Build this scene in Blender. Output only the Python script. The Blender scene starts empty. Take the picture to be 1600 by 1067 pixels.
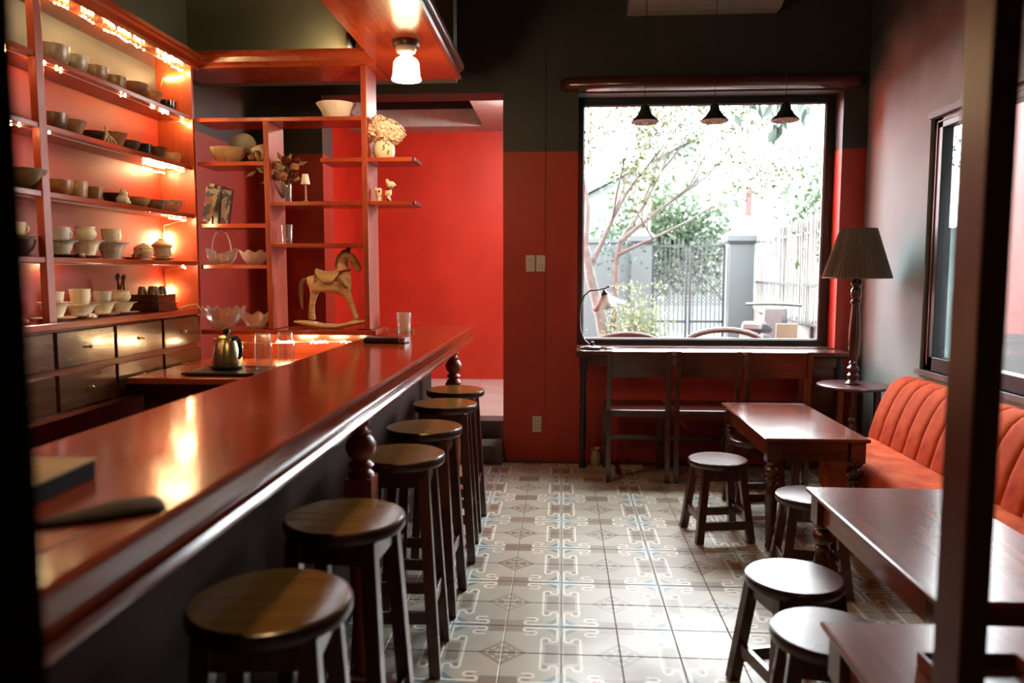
import bpy, bmesh, math, random
from math import pi, sin, cos, radians as R
from mathutils import Vector, Matrix
random.seed(7)
SC = bpy.context.scene
COL = SC.collection

# ------------------------------------------------------------------ camera
cam = bpy.data.cameras.new('camera')
cam.sensor_width = 36; cam.lens = 27.0; cam.clip_start = 0.02; cam.clip_end = 200
camo = bpy.data.objects.new('camera', cam); COL.objects.link(camo)
camo.location = (0, 0, 1.35)
camo.rotation_euler = (R(90 - 5.166), 0, R(3.704))
cam.dof.use_dof = True; cam.dof.focus_distance = 4.3; cam.dof.aperture_fstop = 2.2
SC.camera = camo
# ------------------------------------------------------------------ sky, exposure
W = bpy.data.worlds.new('overcast_sky'); SC.world = W; W.use_nodes = True
bg = W.node_tree.nodes['Background']
bg.inputs[0].default_value = (0.92, 0.97, 1.0, 1); bg.inputs[1].default_value = 24.0
SC.view_settings.view_transform = 'Standard'; SC.view_settings.look = 'None'
SC.view_settings.exposure = 0.7; SC.view_settings.gamma = 1.0
SC.view_settings.use_curve_mapping = False
SC.cycles.max_bounces = 8; SC.cycles.diffuse_bounces = 4; SC.cycles.glossy_bounces = 4
SC.cycles.transparent_max_bounces = 12; SC.cycles.transmission_bounces = 6
SC.cycles.sample_clamp_indirect = 6.0
SC.cycles.caustics_reflective = False; SC.cycles.caustics_refractive = False

def portal(name, loc, rot, sx, sy):
    l = bpy.data.lights.new(name, 'AREA'); l.shape = 'RECTANGLE'; l.size = sx; l.size_y = sy
    l.cycles.is_portal = True
    o = bpy.data.objects.new(name, l); COL.objects.link(o); o.location = loc; o.rotation_euler = rot
portal('window_portal', (1.0, 5.71, 1.7), (R(-90), 0, 0), 1.8, 1.78)
portal('side_window_portal', (2.24, 3.72, 1.5), (0, R(90), 0), 1.4, 1.64)

# ------------------------------------------------------------------ node helpers
class S:
    """wraps a node socket so that shader maths can be written as an expression"""
    def __init__(s, nt, k): s.nt, s.k = nt, k
    def op(s, o, *a, clamp=False):
        n = s.nt.nodes.new('ShaderNodeMath'); n.operation = o; n.use_clamp = clamp
        for i, v in enumerate((s,) + a):
            if isinstance(v, S): s.nt.links.new(v.k, n.inputs[i])
            else: n.inputs[i].default_value = v
        return S(s.nt, n.outputs[0])
    def __add__(s, b): return s.op('ADD', b)
    def __sub__(s, b): return s.op('SUBTRACT', b)
    def __mul__(s, b): return s.op('MULTIPLY', b)
    def __truediv__(s, b): return s.op('DIVIDE', b)
    def min(s, b): return s.op('MINIMUM', b)
    def max(s, b): return s.op('MAXIMUM', b)
    def abs(s): return s.op('ABSOLUTE')
    def lt(s, b): return s.op('LESS_THAN', b)
    def gt(s, b): return s.op('GREATER_THAN', b)

def newmat(name):
    m = bpy.data.materials.new(name); m.use_nodes = True
    nt = m.node_tree
    return m, nt, nt.nodes['Principled BSDF']
def link(nt, a, b): nt.links.new(a.k if isinstance(a, S) else a, b)
def rgba(c): return (c[0], c[1], c[2], 1)
def mix(nt, f, a, b):
    n = nt.nodes.new('ShaderNodeMix'); n.data_type = 'RGBA'
    if isinstance(f, (int, float)): n.inputs[0].default_value = f
    else: link(nt, f, n.inputs[0])
    for i, v in ((6, a), (7, b)):
        if isinstance(v, tuple): n.inputs[i].default_value = rgba(v)
        else: link(nt, v, n.inputs[i])
    return n.outputs[2]
def noise(nt, scale=5, detail=4, coord='Object', stretch=None, rough=.55):
    tc = nt.nodes.new('ShaderNodeTexCoord'); n = nt.nodes.new('ShaderNodeTexNoise')
    n.inputs['Scale'].default_value = scale; n.inputs['Detail'].default_value = detail; n.inputs['Roughness'].default_value = rough
    src = tc.outputs[coord]
    if coord == 'World':
        pass
    if stretch:
        mp = nt.nodes.new('ShaderNodeMapping'); mp.inputs['Scale'].default_value = stretch
        nt.links.new(src, mp.inputs[0]); src = mp.outputs[0]
    nt.links.new(src, n.inputs[0])
    return S(nt, n.outputs[0])
def ramp(nt, f, a, b):
    n = nt.nodes.new('ShaderNodeMapRange'); link(nt, f, n.inputs[0]); n.inputs[1].default_value = a; n.inputs[2].default_value = b
    return S(nt, n.outputs[0])
def bump(nt, p, h, strength=.2, dist=.005):
    b = nt.nodes.new('ShaderNodeBump'); b.inputs['Strength'].default_value = strength; b.inputs['Distance'].default_value = dist
    link(nt, h, b.inputs['Height']); nt.links.new(b.outputs[0], p.inputs['Normal'])
def worldpos(nt):
    g = nt.nodes.new('ShaderNodeNewGeometry'); s = nt.nodes.new('ShaderNodeSeparateXYZ'); nt.links.new(g.outputs['Position'], s.inputs[0])
    return S(nt, s.outputs[0]), S(nt, s.outputs[1]), S(nt, s.outputs[2])

def plain(name, c, rough=.5, c2=None, scale=8, metal=0, coat=0, bmp=0, spec=.5, sheen=0):
    m, nt, p = newmat(name)
    p.inputs['Roughness'].default_value = rough; p.inputs['Metallic'].default_value = metal
    p.inputs['Coat Weight'].default_value = coat; p.inputs['Specular IOR Level'].default_value = spec
    if sheen: p.inputs['Sheen Weight'].default_value = sheen
    n = noise(nt, scale, 4)
    c2 = c2 or tuple(x * .8 for x in c)
    link(nt, mix(nt, ramp(nt, n, .35, .65), c, c2), p.inputs['Base Color'])
    if bmp: bump(nt, p, n, bmp)
    return m
def wood(name, c1, c2, rough=.25, axis='y', coat=.4, scale=1.0, spec=.5):
    m, nt, p = newmat(name)
    st = {'x': (1.2, 14, 14), 'y': (14, 1.2, 14), 'z': (14, 14, 1.2)}[axis]
    a = noise(nt, 2.2 * scale, 6, stretch=st, rough=.6); b = noise(nt, 3, 3)
    f = ramp(nt, a * .75 + b * .25, .36, .64)
    link(nt, mix(nt, f, c1, c2), p.inputs['Base Color'])
    link(nt, b * .16 + (rough - .08), p.inputs['Roughness'])
    p.inputs['Coat Weight'].default_value = coat; p.inputs['Coat Roughness'].default_value = .12
    p.inputs['Specular IOR Level'].default_value = spec
    bump(nt, p, a, .05, .002)
    return m
def emit(name, c, s):
    m, nt, p = newmat(name)
    p.inputs['Base Color'].default_value = rgba(c); p.inputs['Emission Color'].default_value = rgba(c); p.inputs['Emission Strength'].default_value = s
    return m
def glass(name, tint=(1, 1, 1), edge=.6, base=.06, rough=.03, white=0.0):
    """thin clear glass: see-through with a fresnel sheen"""
    m, nt, p = newmat(name)
    tr = nt.nodes.new('ShaderNodeBsdfTransparent'); tr.inputs[0].default_value = rgba(tint)
    gl = nt.nodes.new('ShaderNodeBsdfGlossy'); gl.inputs['Roughness'].default_value = rough
    lw = nt.nodes.new('ShaderNodeLayerWeight'); lw.inputs[0].default_value = .5
    f = S(nt, lw.outputs['Facing']).op('POWER', 3.0) * edge + base
    mx = nt.nodes.new('ShaderNodeMixShader'); link(nt, f, mx.inputs[0])
    nt.links.new(tr.outputs[0], mx.inputs[1]); nt.links.new(gl.outputs[0], mx.inputs[2])
    out = mx.outputs[0]
    if white:
        p.inputs['Base Color'].default_value = rgba((.85, .82, .75)); p.inputs['Roughness'].default_value = .2
        m2 = nt.nodes.new('ShaderNodeMixShader'); m2.inputs[0].default_value = white
        nt.links.new(out, m2.inputs[1]); nt.links.new(p.outputs[0], m2.inputs[2]); out = m2.outputs[0]
    nt.links.new(out, nt.nodes['Material Output'].inputs[0])
    return m

# ------------------------------------------------------------------ materials
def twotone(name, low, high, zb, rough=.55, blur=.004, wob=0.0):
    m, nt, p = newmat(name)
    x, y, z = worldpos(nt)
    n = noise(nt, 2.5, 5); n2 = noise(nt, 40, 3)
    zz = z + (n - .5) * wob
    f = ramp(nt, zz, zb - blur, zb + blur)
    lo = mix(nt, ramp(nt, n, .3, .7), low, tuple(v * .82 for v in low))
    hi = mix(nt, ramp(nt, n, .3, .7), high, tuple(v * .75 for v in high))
    link(nt, mix(nt, f, lo, hi), p.inputs['Base Color'])
    p.inputs['Roughness'].default_value = rough
    bump(nt, p, n2, .12, .002)
    return m
RED = (.43, .038, .018); CHAR = (.045, .047, .040)
M = {}
M['wall'] = twotone('red_and_charcoal_paint', RED, CHAR, 2.185)
M['red'] = plain('red_paint', (.68, .050, .022), .5, (.58, .040, .018), 3)
M['char'] = plain('charcoal_paint', (.11, .105, .07), .6, (.085, .082, .055), 2)
M['ceil'] = plain('dark_ceiling_paint', (.035, .034, .028), .7)
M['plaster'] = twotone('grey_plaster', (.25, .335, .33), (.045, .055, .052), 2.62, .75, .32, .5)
M['ceil2'] = plain('pale_grey_paint', (.52, .60, .60), .6)
M['slot'] = plain('dark_recess_paint', (.02, .02, .02), .7)
M['dk'] = wood('dark_mahogany', (.085, .024, .014), (.045, .013, .008), .26, 'z', .35)
M['plank'] = wood('matt_dark_planks', (.034, .009, .005), (.018, .005, .003), .55, 'z', 0, spec=.12)
M['dkx'] = wood('dark_mahogany_cross', (.085, .024, .014), (.042, .012, .008), .24, 'x', .4)
M['dky'] = wood('dark_mahogany_long', (.23, .056, .030), (.13, .031, .018), .22, 'y', .12, spec=.32)
M['seat'] = wood('stool_seat_wood', (.22, .105, .020), (.14, .062, .013), .2, 'x', .15, spec=.32)
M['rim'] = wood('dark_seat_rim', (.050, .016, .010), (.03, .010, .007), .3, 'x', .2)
M['lowseat'] = wood('low_seat_wood', (.10, .030, .020), (.06, .018, .013), .30, 'x', .05, spec=.25)
M['bar'] = wood('lacquered_red_mahogany', (.30, .046, .011), (.18, .026, .008), .16, 'y', .25)
M['barz'] = wood('lacquered_red_mahogany_upright', (.36, .060, .018), (.23, .034, .012), .42, 'z', .05)
M['barx'] = wood('lacquered_red_mahogany_cross', (.40, .065, .020), (.26, .038, .013), .26, 'x', .35)
M['bary'] = wood('lacquered_red_mahogany_long', (.36, .060, .018), (.24, .036, .012), .22, 'y', .45)
M['drawer'] = wood('aged_drawer_wood', (.10, .042, .018), (.05, .020, .010), .22, 'y', .5)
M['black'] = plain('black_metal', (.018, .018, .018), .4)
M['frame'] = plain('black_window_frame', (.020, .022, .022), .45)
M['white_pl'] = plain('white_plastic', (.62, .58, .52), .4, (.58, .54, .48))
M['hole'] = plain('socket_hole', (.03, .03, .03), .6)
M['pane'] = glass('window_glass', (1, 1, 1), .35, .02, .01)
M['glass'] = glass('clear_glass', (.98, .97, .96), .75, .07, .05, .06)
M['cutglass'] = glass('cut_glass', (.97, .95, .92), .8, .12, .10, .22)
M['frost'] = glass('frosted_glass', (.95, .93, .9), .6, .1, .3, .45)
M['velvet'] = plain('orange_velvet', (.60, .115, .036), .85, (.38, .046, .012), 7, spec=.12)
M['gold'] = plain('brushed_brass', (.62, .50, .28), .28, metal=1)
M['steel'] = plain('steel', (.6, .58, .55), .3, metal=1)
M['shade'] = plain('pleated_taupe_cloth', (.20, .165, .13), .85)
M['milk'] = plain('milk_glass', (.75, .68, .64), .25, (.72, .66, .62))
M['cream'] = plain('cream_porcelain', (.78, .68, .52), .25, (.70, .60, .45), 12)
M['mattdark'] = plain('matt_black_board', (.014, .012, .012), .8, spec=.1)
M['darkpl'] = plain('black_plastic', (.012, .012, .014), .3)
M['paper'] = plain('tan_paper', (.42, .29, .15), .7)
M['led'] = emit('warm_led_bead', (1, .62, .25), 450)
M['ledhot'] = emit('warm_led_cluster', (1, .66, .31), 450)
M['wire'] = plain('clear_wire', (.6, .5, .35), .4)

def tile_material():
    m, nt, p = newmat('patterned_cement_tile')
    x, y, z = worldpos(nt)
    T2 = .42
    def tri(v, off):
        q = (v - off) / T2
        return (q - q.op('ROUND')).abs() * 2.0
    u = tri(x, .004); v = tri(y, 4.09)
    def seg(uc, vc, hu, hv):
        a = ((u - uc).abs() - hu).max(0.0); b = ((v - vc).abs() - hv).max(0.0)
        return (a * a + b * b).op('SQRT')
    S_ = [(.06, .34, 0, .24), (.13, .585, .07, 0), (.20, .53, 0, .055), (.27, .47, .07, 0), (.34, .74, 0, .27),
          (.38, .075, .28, 0), (.66, .135, 0, .06), (.555, .20, .105, 0), (.45, .265, 0, .065), (.54, .335, .09, 0)]
    S_ = [(.06, .31, 0, .205), (.34, .76, 0, .245), (.35, .075, .25, 0), (.55, .205, .05, 0), (.56, .335, .06, 0)]
    def arc(uc, vc, r, keep):
        a = u - uc; b = v - vc
        return ((a * a + b * b).op('SQRT') - r).abs() + keep(a, b) * 1.0
    arcs = [arc(.13, .515, .07, lambda a, b: b.lt(0.0)), arc(.27, .515, .07, lambda a, b: b.gt(0.0)), arc(.60, .14, .065, lambda a, b: a.lt(0.0)), arc(.50, .27, .065, lambda a, b: a.gt(0.0))]
    d = None
    for a in S_:
        e = seg(*a); d = e if d is None else d.min(e)
    for e in arcs: d = d.min(e)
    white = ramp(nt, d, .030, .016)
    n = noise(nt, 1.3, 5, coord='Object'); n.nt = nt
    g = nt.nodes.new('ShaderNodeNewGeometry')
    def wn(sc, det):
        q = nt.nodes.new('ShaderNodeTexNoise'); q.inputs['Scale'].default_value = sc; q.inputs['Detail'].default_value = det
        nt.links.new(g.outputs['Position'], q.inputs[0]); return S(nt, q.outputs[0])
    dirt = wn(2.3, 6); fine = wn(28, 4)
    base = mix(nt, ramp(nt, dirt, .35, .68), (.45, .41, .325), (.31, .275, .21))
    # brown patches
    brown = seg(.84, .12, .12, .075).lt(.035).max(seg(.16, .84, .075, .12).lt(.035)).max(seg(.27, .56, .025, .03).lt(.02)).max(seg(.56, .135, .05, .012).lt(.016)).max(seg(.53, .27, .04, .008).lt(.014))
    c = mix(nt, brown * .85, base, (.19, .125, .085))
    blue = (u + v).lt(.40).max(seg(0.0, 0.0, .05, .05).lt(.15))
    c = mix(nt, blue * .9, c, (.085, .165, .195))
    cross = u.min(v).lt(.022) * (u + v).lt(.40)
    diag = ((u - v).abs().lt(.035)) * (u + v).lt(.26)
    c = mix(nt, cross.max(diag) * .8, c, (.60, .66, .64))
    iu = u * -1.0 + 1.0; iv = v * -1.0 + 1.0; dm = iu + iv
    c = mix(nt, dm.lt(.42) * .8, c, (.21, .155, .105))
    lat = ((iu * 28.0).op('SINE') * (iv * 28.0).op('SINE')).gt(.05)
    c = mix(nt, dm.lt(.32) * lat * .7, c, (.5, .5, .45))
    c = mix(nt, dm.lt(.12) * .6, c, (.30, .15, .08))
    c = mix(nt, white * .85, c, (.80, .76, .66))
    c = mix(nt, ramp(nt, fine * .5 + dirt * .5, .50, .70) * .45, c, (.38, .335, .27))
    link(nt, c, p.inputs['Base Color'])
    link(nt, dirt * .5 + .17, p.inputs['Roughness']); p.inputs['Specular IOR Level'].default_value = .38
    bump(nt, p, fine, .06, .002)
    return m
M['tile'] = tile_material()
M['grout'] = plain('grout', (.07, .06, .05), .9)

# ------------------------------------------------------------------ mesh builder
class MB:
    def __init__(s): s.v = []; s.f = []
    def add(s, v, f):
        o = len(s.v); s.v += [tuple(a) for a in v]; s.f += [tuple(i + o for i in q) for q in f]; return s
    def box(s, x0, x1, y0, y1, z0, z1):
        return s.add([(x0, y0, z0), (x1, y0, z0), (x1, y1, z0), (x0, y1, z0), (x0, y0, z1), (x1, y0, z1), (x1, y1, z1), (x0, y1, z1)],
                     [(3, 2, 1, 0), (4, 5, 6, 7), (0, 1, 5, 4), (1, 2, 6, 5), (2, 3, 7, 6), (3, 0, 4, 7)])
    def beam(s, a, b, w, h, w2=None, h2=None, roll=0):
        """square bar from a to b"""
        a = Vector(a); b = Vector(b); d = (b - a).normalized()
        ref = Vector((0, 0, 1)) if abs(d.z) < .9 else Vector((0, 1, 0))
        r = d.cross(ref).normalized(); u = r.cross(d)
        if roll: q = Matrix.Rotation(roll, 3, d); r = q @ r; u = q @ u
        w2 = w if w2 is None else w2; h2 = h if h2 is None else h2
        V = []
        for p, ww, hh in ((a, w, h), (b, w2, h2)):
            V += [p + r * (sx * ww / 2) + u * (sy * hh / 2) for sx, sy in ((-1, -1), (1, -1), (1, 1), (-1, 1))]
        return s.add(V, [(3, 2, 1, 0), (4, 5, 6, 7), (0, 1, 5, 4), (1, 2, 6, 5), (2, 3, 7, 6), (3, 0, 4, 7)])
    def lathe(s, prof, seg=24, c=(0, 0, 0), wav=None, cap=True):
        n = len(prof); V = []
        for i, (r, z) in enumerate(prof):
            for k in range(seg):
                a = 2 * pi * k / seg; rr = r
                if wav: rr, dz = wav(i, a, r)
                else: dz = 0
                V.append((c[0] + rr * cos(a), c[1] + rr * sin(a), c[2] + z + dz))
        F = []
        for i in range(n - 1):
            for k in range(seg):
                k2 = (k + 1) % seg
                F.append((i * seg + k, i * seg + k2, (i + 1) * seg + k2, (i + 1) * seg + k))
        if cap:
            if prof[0][0] > 1e-6: F.append(tuple(reversed(range(seg))))
            if prof[-1][0] > 1e-6: F.append(tuple((n - 1) * seg + k for k in range(seg)))
        return s.add(V, F)
    def tube(s, pts, rad, seg=6, closed=False):
        pts = [Vector(p) for p in pts]; n = len(pts)
        if not isinstance(rad, (list, tuple)): rad = [rad] * n
        V = []; up = None
        for i, p in enumerate(pts):
            if closed: d = pts[(i + 1) % n] - pts[i - 1]
            else: d = pts[min(i + 1, n - 1)] - pts[max(i - 1, 0)]
            if d.length < 1e-9: d = Vector((0, 0, 1))
            d.normalize()
            if up is None:
                up = d.orthogonal().normalized()
            else:
                up = (up - d * up.dot(d))
                up = up.normalized() if up.length > 1e-6 else d.orthogonal().normalized()
            q = d.cross(up)
            V += [p + (up * cos(2 * pi * k / seg) + q * sin(2 * pi * k / seg)) * rad[i] for k in range(seg)]
        F = []
        for i in range(n if closed else n - 1):
            j = (i + 1) % n
            for k in range(seg):
                k2 = (k + 1) % seg
                F.append((i * seg + k, i * seg + k2, j * seg + k2, j * seg + k))
        if not closed: F += [tuple(reversed(range(seg))), tuple((n - 1) * seg + k for k in range(seg))]
        return s.add(V, F)
    def prism(s, poly, lo, hi, axis='y'):
        n = len(poly)
        mk = {'y': lambda a, b, t: (a, t, b), 'x': lambda a, b, t: (t, a, b), 'z': lambda a, b, t: (a, b, t)}[axis]
        V = [mk(a, b, lo) for a, b in poly] + [mk(a, b, hi) for a, b in poly]
        F = [tuple(range(n)), tuple(reversed(range(n, 2 * n)))] + [(i, (i + 1) % n, n + (i + 1) % n, n + i) for i in range(n)]
        return s.add(V, F)
    def ring(s, x0, x1, y0, y1, prof):
        """slab whose four sides carry a moulding; prof = [(inset, z)] from top to bottom"""
        V = []
        for o, z in prof: V += [(x0 + o, y0 + o, z), (x1 - o, y0 + o, z), (x1 - o, y1 - o, z), (x0 + o, y1 - o, z)]
        n = len(prof); F = [(0, 1, 2, 3), tuple(reversed(range(4 * n - 4, 4 * n)))]
        for i in range(n - 1):
            for k in range(4): F.append((i * 4 + k, i * 4 + (k + 1) % 4, i * 4 + 4 + (k + 1) % 4, i * 4 + 4 + k))
        return s.add(V, F)
    def ball(s, c, r, seg=10, rings=6):
        if not isinstance(r, (tuple, list)): r = (r, r, r)
        V = [(c[0], c[1], c[2] - r[2])]
        for i in range(1, rings):
            t = pi * i / rings
            V += [(c[0] + r[0] * sin(t) * cos(2 * pi * k / seg), c[1] + r[1] * sin(t) * sin(2 * pi * k / seg), c[2] - r[2] * cos(t)) for k in range(seg)]
        V.append((c[0], c[1], c[2] + r[2])); L = len(V) - 1; F = []
        for k in range(seg): F.append((0, 1 + (k + 1) % seg, 1 + k))
        for i in range(rings - 2):
            for k in range(seg): F.append((1 + i * seg + k, 1 + i * seg + (k + 1) % seg, 1 + (i + 1) * seg + (k + 1) % seg, 1 + (i + 1) * seg + k))
        b = 1 + (rings - 2) * seg
        for k in range(seg): F.append((b + k, b + (k + 1) % seg, L))
        return s.add(V, F)
    def mesh(s, name, mat, smooth=False, ang=38, recalc=True):
        me = bpy.data.meshes.new(name); me.from_pydata(s.v, [], s.f)
        if recalc:
            bm = bmesh.new(); bm.from_mesh(me); bmesh.ops.recalc_face_normals(bm, faces=bm.faces); bm.to_mesh(me); bm.free()
        if smooth: me.shade_smooth(); me.set_sharp_from_angle(angle=R(ang))
        me.materials.append(M[mat] if isinstance(mat, str) else mat)
        return me
    def build(s, name, mat, parent=None, smooth=False, bevel=0, loc=None, rot=None, ang=38, recalc=True):
        return inst(name, s.mesh(name, mat, smooth, ang, recalc), parent, bevel, loc, rot)

def inst(name, me, parent=None, bevel=0, loc=None, rot=None):
    o = bpy.data.objects.new(name, me); COL.objects.link(o)
    if parent: o.parent = parent
    if loc: o.location = loc
    if rot: o.rotation_euler = rot
    if bevel:
        b = o.modifiers.new('edge', 'BEVEL'); b.width = bevel; b.segments = 2; b.limit_method = 'ANGLE'; b.angle_limit = R(40)
    return o
def tag(o, label, cat, group=None):
    o['label'] = label; o['category'] = cat
    if group: o['group'] = group
    return o
def thing(name, label, cat, loc=(0, 0, 0), rz=0, group=None):
    o = bpy.data.objects.new(name, None); COL.objects.link(o); o.empty_display_size = .1
    o.location = loc; o.rotation_euler = (0, 0, rz)
    return tag(o, label, cat, group)
def struct(name, mb, mat, label=None, **k):
    o = mb.build(name, mat, **k); o['kind'] = 'structure'
    if label: o['label'] = label
    return o
def copy_tree(o, parent=None):
    c = o.copy(); COL.objects.link(c); c.parent = parent
    for ch in list(o.children): copy_tree(ch, c)
    return c

# ================================================================== SETTING
XL, XR, YB, YF, ZC = -2.17, 2.06, 5.45, -1.6, 3.5
WX0, WX1, WZ0, WZ1 = .108, 1.895, .815, 2.575        # back window opening
OX0, OX1, OZ = -1.70, -.415, 2.59                     # opening to the other room
T = .24
fl = struct('floor', MB().box(XL, XR, YF, YB + .02, -.15, -.006), 'grout', 'patterned cement tile floor with blue rosettes')
ts = .21; x0 = .004 - 4 * ts; y0 = 4.09 - 13 * ts
tm = MB().ring(-ts / 2 + .0008, ts / 2 - .0008, -ts / 2 + .0008, ts / 2 - .0008, [(.0025, 0), (0, -.0015), (0, -.006)]).mesh('tile', 'tile')
ny = 20
for i in range(14):
    for j in range(ny):
        yy = y0 + (j + .5) * ts
        if yy + ts / 2 > YB + .1: continue
        if i > 10 and j < 3: continue
        o = inst('tile', tm, fl, loc=(x0 + (i + .5) * ts, yy, random.uniform(-.0006, .0006)))
rest = MB()
ix0, ix1, iy0, iy1 = x0, x0 + 14 * ts, y0, y0 + ny * ts
for (a, b, c, d) in ((XL, x0, YF, YB), (ix1, XR, YF, YB), (x0, ix1, YF, y0), (x0 + 11 * ts, ix1, y0, y0 + 3 * ts)):
    rest.box(a + .001, b - .001, c + .001, d - .001, -.006, -.0004)
ro = rest.build('tile_field', 'tile', fl); ro['kind'] = 'stuff'

bw = MB()
bw.box(XL - .2, OX0, YB, YB + T, -.15, ZC); bw.box(OX0, OX1, YB, YB + T, OZ, ZC); bw.box(OX1, WX0, YB, YB + T, -.15, ZC)
bw.box(WX0, WX1, YB, YB + T, WZ1, ZC); bw.box(WX0, WX1, YB, YB + T, -.15, WZ0); bw.box(WX1, XR + .2, YB, YB + T, -.15, ZC)
struct('wall_back', bw, 'wall', 'red wall with charcoal band above')
struct('wall_left', MB().box(XL - .2, XL, YF, YB, -.15, ZC), 'wall', 'red wall with charcoal band above')
RY0, RY1, RZ0, RZ1 = 2.90, 4.54, .795, 2.20            # side window opening
rw = MB()
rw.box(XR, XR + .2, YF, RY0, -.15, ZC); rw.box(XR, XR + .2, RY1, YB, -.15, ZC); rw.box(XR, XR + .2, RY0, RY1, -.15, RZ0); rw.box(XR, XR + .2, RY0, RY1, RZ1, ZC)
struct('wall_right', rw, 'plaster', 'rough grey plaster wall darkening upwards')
struct('wall_front', MB().box(XL - .2, XR + .2, YF - .2, YF, -.15, ZC), 'char')
struct('ceiling', MB().box(XL - .2, XR + .2, YF - .2, YB + T, ZC, ZC + .2), 'ceil', 'dark ceiling')
struct('wall_bulkhead', MB().box(XL, -.62, 4.45, 4.60, 2.455, ZC), 'char', 'olive charcoal bulkhead wall above the open shelf')
# conduit painted with the wall, dust line
cd = MB(); cd.box(-.135, -.120, YB - .010, YB, .32, 2.9); cd.box(-.09, .12, YB - .010, YB, .235, .249)
struct('trim_1', cd, 'wall', 'painted cable conduit on the red wall')
# ---- back window
wf = MB()
fy0, fy1 = YB + .15, YB + .20; ft = .042
wf.box(WX0, WX0 + ft, fy0, fy1, WZ0, WZ1); wf.box(WX1 - .062, WX1, fy0, fy1, WZ0, WZ1)
wf.box(WX0 + ft, WX1 - .062, fy0, fy1, WZ1 - .05, WZ1); wf.box(WX0 + ft, WX1 - .062, fy0, fy1, WZ0, WZ0 + .05)
w1 = struct('window_1', wf, 'frame', 'large black framed window facing the yard', bevel=.004)
ib = MB(); a, b, c, d = WX0 + ft, WX1 - .062, WZ0 + .05, WZ1 - .05
for q in ((a, a + .008, c, d), (b - .008, b, c, d), (a, b, c, c + .008), (a, b, d - .008, d)): ib.box(q[0], q[1], fy0 + .012, fy0 + .03, q[2], q[3])
ib.build('glazing_bead', plain('grey_bead', (.35, .36, .36), .4), w1)
MB().box(a, b, fy0 + .02, fy0 + .026, c, d).build('pane', 'pane', w1)
# ---- side window
wf = MB(); fx0, fx1 = XR + .02, XR + .09
for yy in (RY0, RY1 - .10): wf.box(fx0, fx1, yy, yy + .10, RZ0, RZ1)
wf.box(fx0, fx1, RY0, RY1, RZ0, RZ0 + .08); wf.box(fx0, fx1, RY0, RY1, RZ1 - .06, RZ1)
w2 = struct('window_2', wf, 'frame', 'black framed side window above the sofa', bevel=.004)
tr = MB()
for q in ((RY1 - .05, RY1 - .044, RZ0, RZ1),): tr.box(fx0 - .006, fx0, q[0], q[1], q[2] + .03, q[3] - .02)
tr.box(fx0 - .006, fx0, RY0 + .02, RY1 - .045, RZ1 - .026, RZ1 - .02)
tr.build('copper_bead', plain('pinkish_bead', (.30, .13, .09), .5), w2)
for ya, yb in ((RY0 + .10, RY1 - .10),): MB().box(XR + .05, XR + .056, ya, yb, RZ0 + .08, RZ1 - .06).build('pane', 'pane', w2)
ar = MB()
ar.box(XR - .014, XR, RY0 - .06, RY1 + .0, RZ1, RZ1 + .035); ar.box(XR - .02, XR + .02, RY0 - .05, RY1 + .02, RZ0 - .03, RZ0)
struct('trim_2', ar, plain('grey_sill', (.16, .17, .17), .6), 'thin sill and lintel strips of the side window')

# ---- other room beyond the opening
RX0, RX1, RYE, RF, RC = -2.08, -.06, 7.75, .26, 2.74
orm = MB()
orm.box(RX0 - .15, RX1, RYE, RYE + .15, RF - .3, 3.2); orm.box(RX0 - .15, RX0, YB + T, RYE, RF - .3, 3.2); orm.box(RX1, RX1 + .15, YB + T, RYE + .15, RF - .3, 3.2)
struct('wall_far_room', orm, 'red', 'bright red wall of the room beyond the opening')
cl = MB(); tx0, tx1, ty0, ty1 = -1.85, -.76, 5.95, 7.45
for q in ((RX0, tx0, YB + T, RYE), (tx1, RX1, YB + T, RYE), (tx0, tx1, YB + T, ty0), (tx0, tx1, ty1, RYE)): cl.box(q[0], q[1], q[2], q[3], RC, RC + .16)
cl.box(RX0 - .15, RX1 + .15, YB + T, RYE + .15, RC + .30, RC + .4)
rc = struct('ceiling_far_room', cl, 'ceil2', 'pale grey ceiling with a recessed tray')
rs = MB(); rs.box(tx0 - .05, tx1 + .05, ty1, ty1 + .02, RC + .16, RC + .3); rs.box(tx1 + .03, tx1 + .05, ty0, ty1, RC + .16, RC + .3); rs.box(tx0 - .05, tx0 - .03, ty0, ty1, RC + .16, RC + .3)
rs.build('recess_edge', 'slot', rc)
rfm = MB().box(RX0, RX1, 5.72, RYE, 0, RF - .008)
rfl = struct('floor_far_room', rfm, 'grout', 'pale grey tiled floor of the raised room')
M['gtile'] = plain('pale_grey_floor_tile', (.74, .82, .82), .25, (.66, .74, .74), 4)
gt = MB().ring(-.2485, .2485, -.2485, .2485, [(.003, 0), (0, -.002), (0, -.008)]).mesh('tile', 'gtile')
for i in range(4):
    for j in range(4): inst('tile', gt, rfl, loc=(-1.55 + i * .5, 6.0 + j * .5, RF))
M['stone'] = plain('dark_grey_stone', (.13, .12, .115), .55, (.09, .085, .08), 6)
st = struct('trim_3', MB().box(OX0, OX1 - .004, 5.30, 5.72, 0, .13), 'stone', 'lower dark stone step', bevel=.004)
MB().box(OX0, OX1 - .004, 5.56, 5.76, .13, RF).build('riser', 'stone', st, bevel=.004)
MB().box(-.46, OX1 - .001, 5.29, 5.45, 0.0, .155).build('skirting', 'stone', st)
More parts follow.
